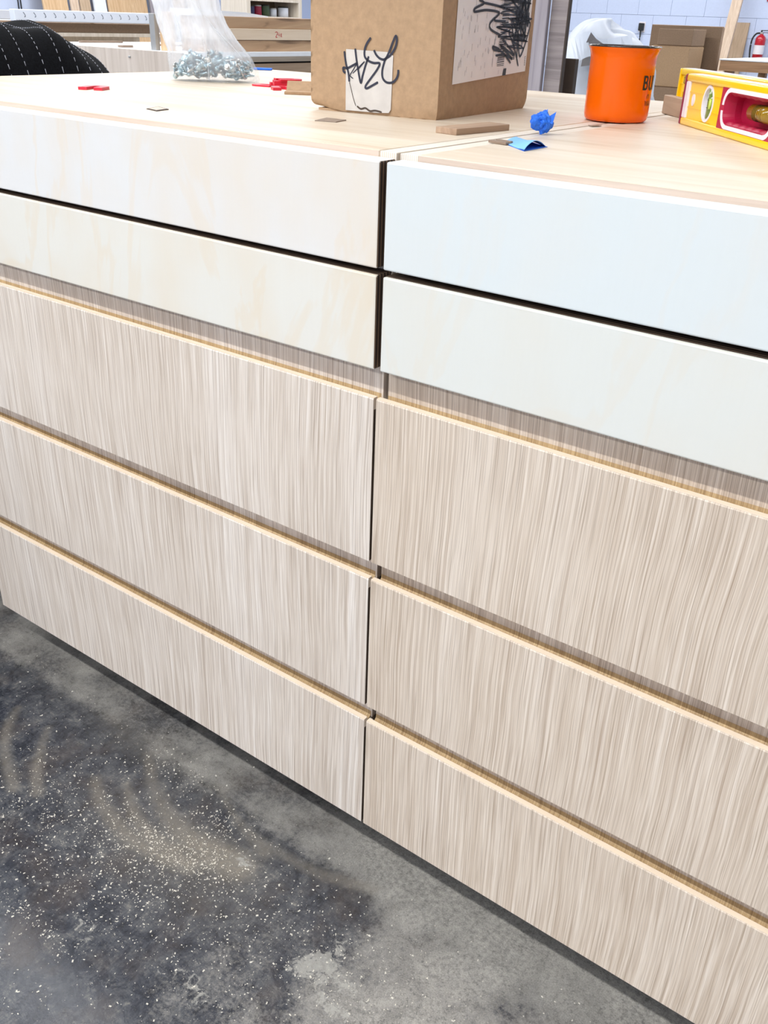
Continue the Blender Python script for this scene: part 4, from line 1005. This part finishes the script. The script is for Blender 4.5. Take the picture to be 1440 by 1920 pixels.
def carton(name, label, loc, dims, m, rotz=0, group=None):
    t = thing(name, label, 'box', loc, rotz, group); a, b, c_ = dims
    bx('body', M[m], t, 0, a, 0, b, 0, c_, bev=.006)
    bx('top_flap', M[m], t, .004, a-.004, .004, b/2-.002, c_, c_+.005); bx('top_flap', M[m], t, .004, a-.004, b/2+.002, b-.004, c_, c_+.005)
    return t
t = thing('flat_carton', 'large flat brown carton standing behind the mug', 'box', (-3.20, 8.52, 0)); bx('face', M['card_dark'], t, 0, .66, 0, .06, 0, 1.10, bev=.004); bx('edge_flap', M['card_dark'], t, .66, .664, .002, .058, .01, 1.09)
carton('carton', 'brown carton at the bottom of the stack before the flat carton', (-3.02, 8.05, 0), (.40, .42, .60), 'card_dark')
carton('carton', 'open brown carton in the middle of the stack behind the levels', (-2.99, 8.08, .606), (.345, .36, .325), 'card')
carton('carton', 'small brown carton on top of the stack behind the levels', (-2.96, 8.10, .937), (.315, .33, .135), 'card_dark')
t = thing('wood_stud', 'tall pine stud leaning against the far block wall', 'stud', (-3.22, 10.55, 0))
bm = newbm(); prism(bm, [(0, 0), (.04, 0), (.42, 2.44), (.38, 2.44)], lambda u, v, x: (x+v*.035, u, v), -.065, .045); obj('stud', bm, M['pine'], t)
t = thing('tan_board', 'short tan board standing against the block wall beside the stud', 'board', (-3.19, 10.86, 0)); bm = newbm(); prism(bm, [(0, 0), (.03, 0), (.13, 1.155), (.10, 1.155)], lambda u, v, x: (x, u, v), -.09, .13); obj('board', bm, M['tan_bd'], t)
def far_bench():
    t = thing('far_bench', 'wooden bench with a white top near the fire extinguisher', 'bench', (-2.46, 8.35, 0))
    bx('top', M['sheet_white'], t, 0, 1.8, 0, 1.2, .838, .850, bev=.003); bx('apron', M['bench_wd'], t, .01, 1.79, .01, .04, .755, .838); bx('apron', M['bench_wd'], t, .01, .04, .04, 1.19, .755, .838)
    for x in (.05, 1.68):
        for y in (.05, 1.08): bx('leg', M['bench_wd'], t, x, x+.07, y, y+.07, 0, .80)
    bx('lower_shelf', M['dk_edge'], t, .03, 1.77, .03, 1.17, .25, .27)
far_bench()
def extinguisher():
    t = thing('fire_extinguisher', 'red fire extinguisher with a black hose hung on the block wall', 'extinguisher', (-2.885, 10.90, .800))
    bm = newbm(); lathe(bm, [(0, 0), (.050, .0), (.055, .006), (.055, .19), (.050, .215), (.032, .235), (.018, .243), (.018, .252)], 28); obj('cylinder', bm, M['ext_red'], t, True)
    bm = newbm(); lathe(bm, [(.0556, .05), (.0556, .14)], 28); obj('label_band', bm, M['white_pl'], t, True)
    bm = newbm(); box(bm, -.016, .016, -.016, .016, .248, .268, bev=.003); obj('valve', bm, M['alu'], t)
    bm = newbm(); box(bm, -.012, .075, -.008, .008, .280, .288, bev=.002); box(bm, -.012, .070, -.008, .008, .262, .268, bev=.002); box(bm, -.012, .002, -.008, .008, .266, .283); obj('lever', bm, M['black_pl'], t)
    bm = newbm(); tube(bm, smooth_pts([(-.015, -.01, .258), (-.055, -.015, .250), (-.085, -.02, .20), (-.090, -.02, .12), (-.080, -.025, .04), (-.075, -.025, .01)], 5), .009, 8); obj('hose', bm, M['black_pl'], t, True)
    bx('bracket', M['alu'], t, -.02, .02, .055, .097, .15, .18)
extinguisher()
t = thing('wall_sign', 'red sign on the block wall above the fire extinguisher', 'sign', (-2.925, 10.975, 1.365)); bx('plate', M['ext_red'], t, 0, .22, 0, .014, 0, .28, bev=.003); bx('border', M['white_pl'], t, .01, .21, -.002, 0, .262, .268)
t = thing('power_plug', 'black plug with a hanging cord on the block wall behind the mug', 'plug', (-4.32, 10.975, .75))
bx('plug', M['black_pl'], t, -.03, .03, -.03, .018, .285, .365, bev=.006); bx('socket_plate', M['white_pl'], t, -.04, .04, .010, .019, .27, .38, bev=.003)
bm = newbm(); tube(bm, smooth_pts([(0, -.012, .285), (.003, -.014, .2), (-.006, -.012, .1), (-.012, -.008, 0.0)], 5), .008, 8); obj('cord', bm, M['black_pl'], t, True)
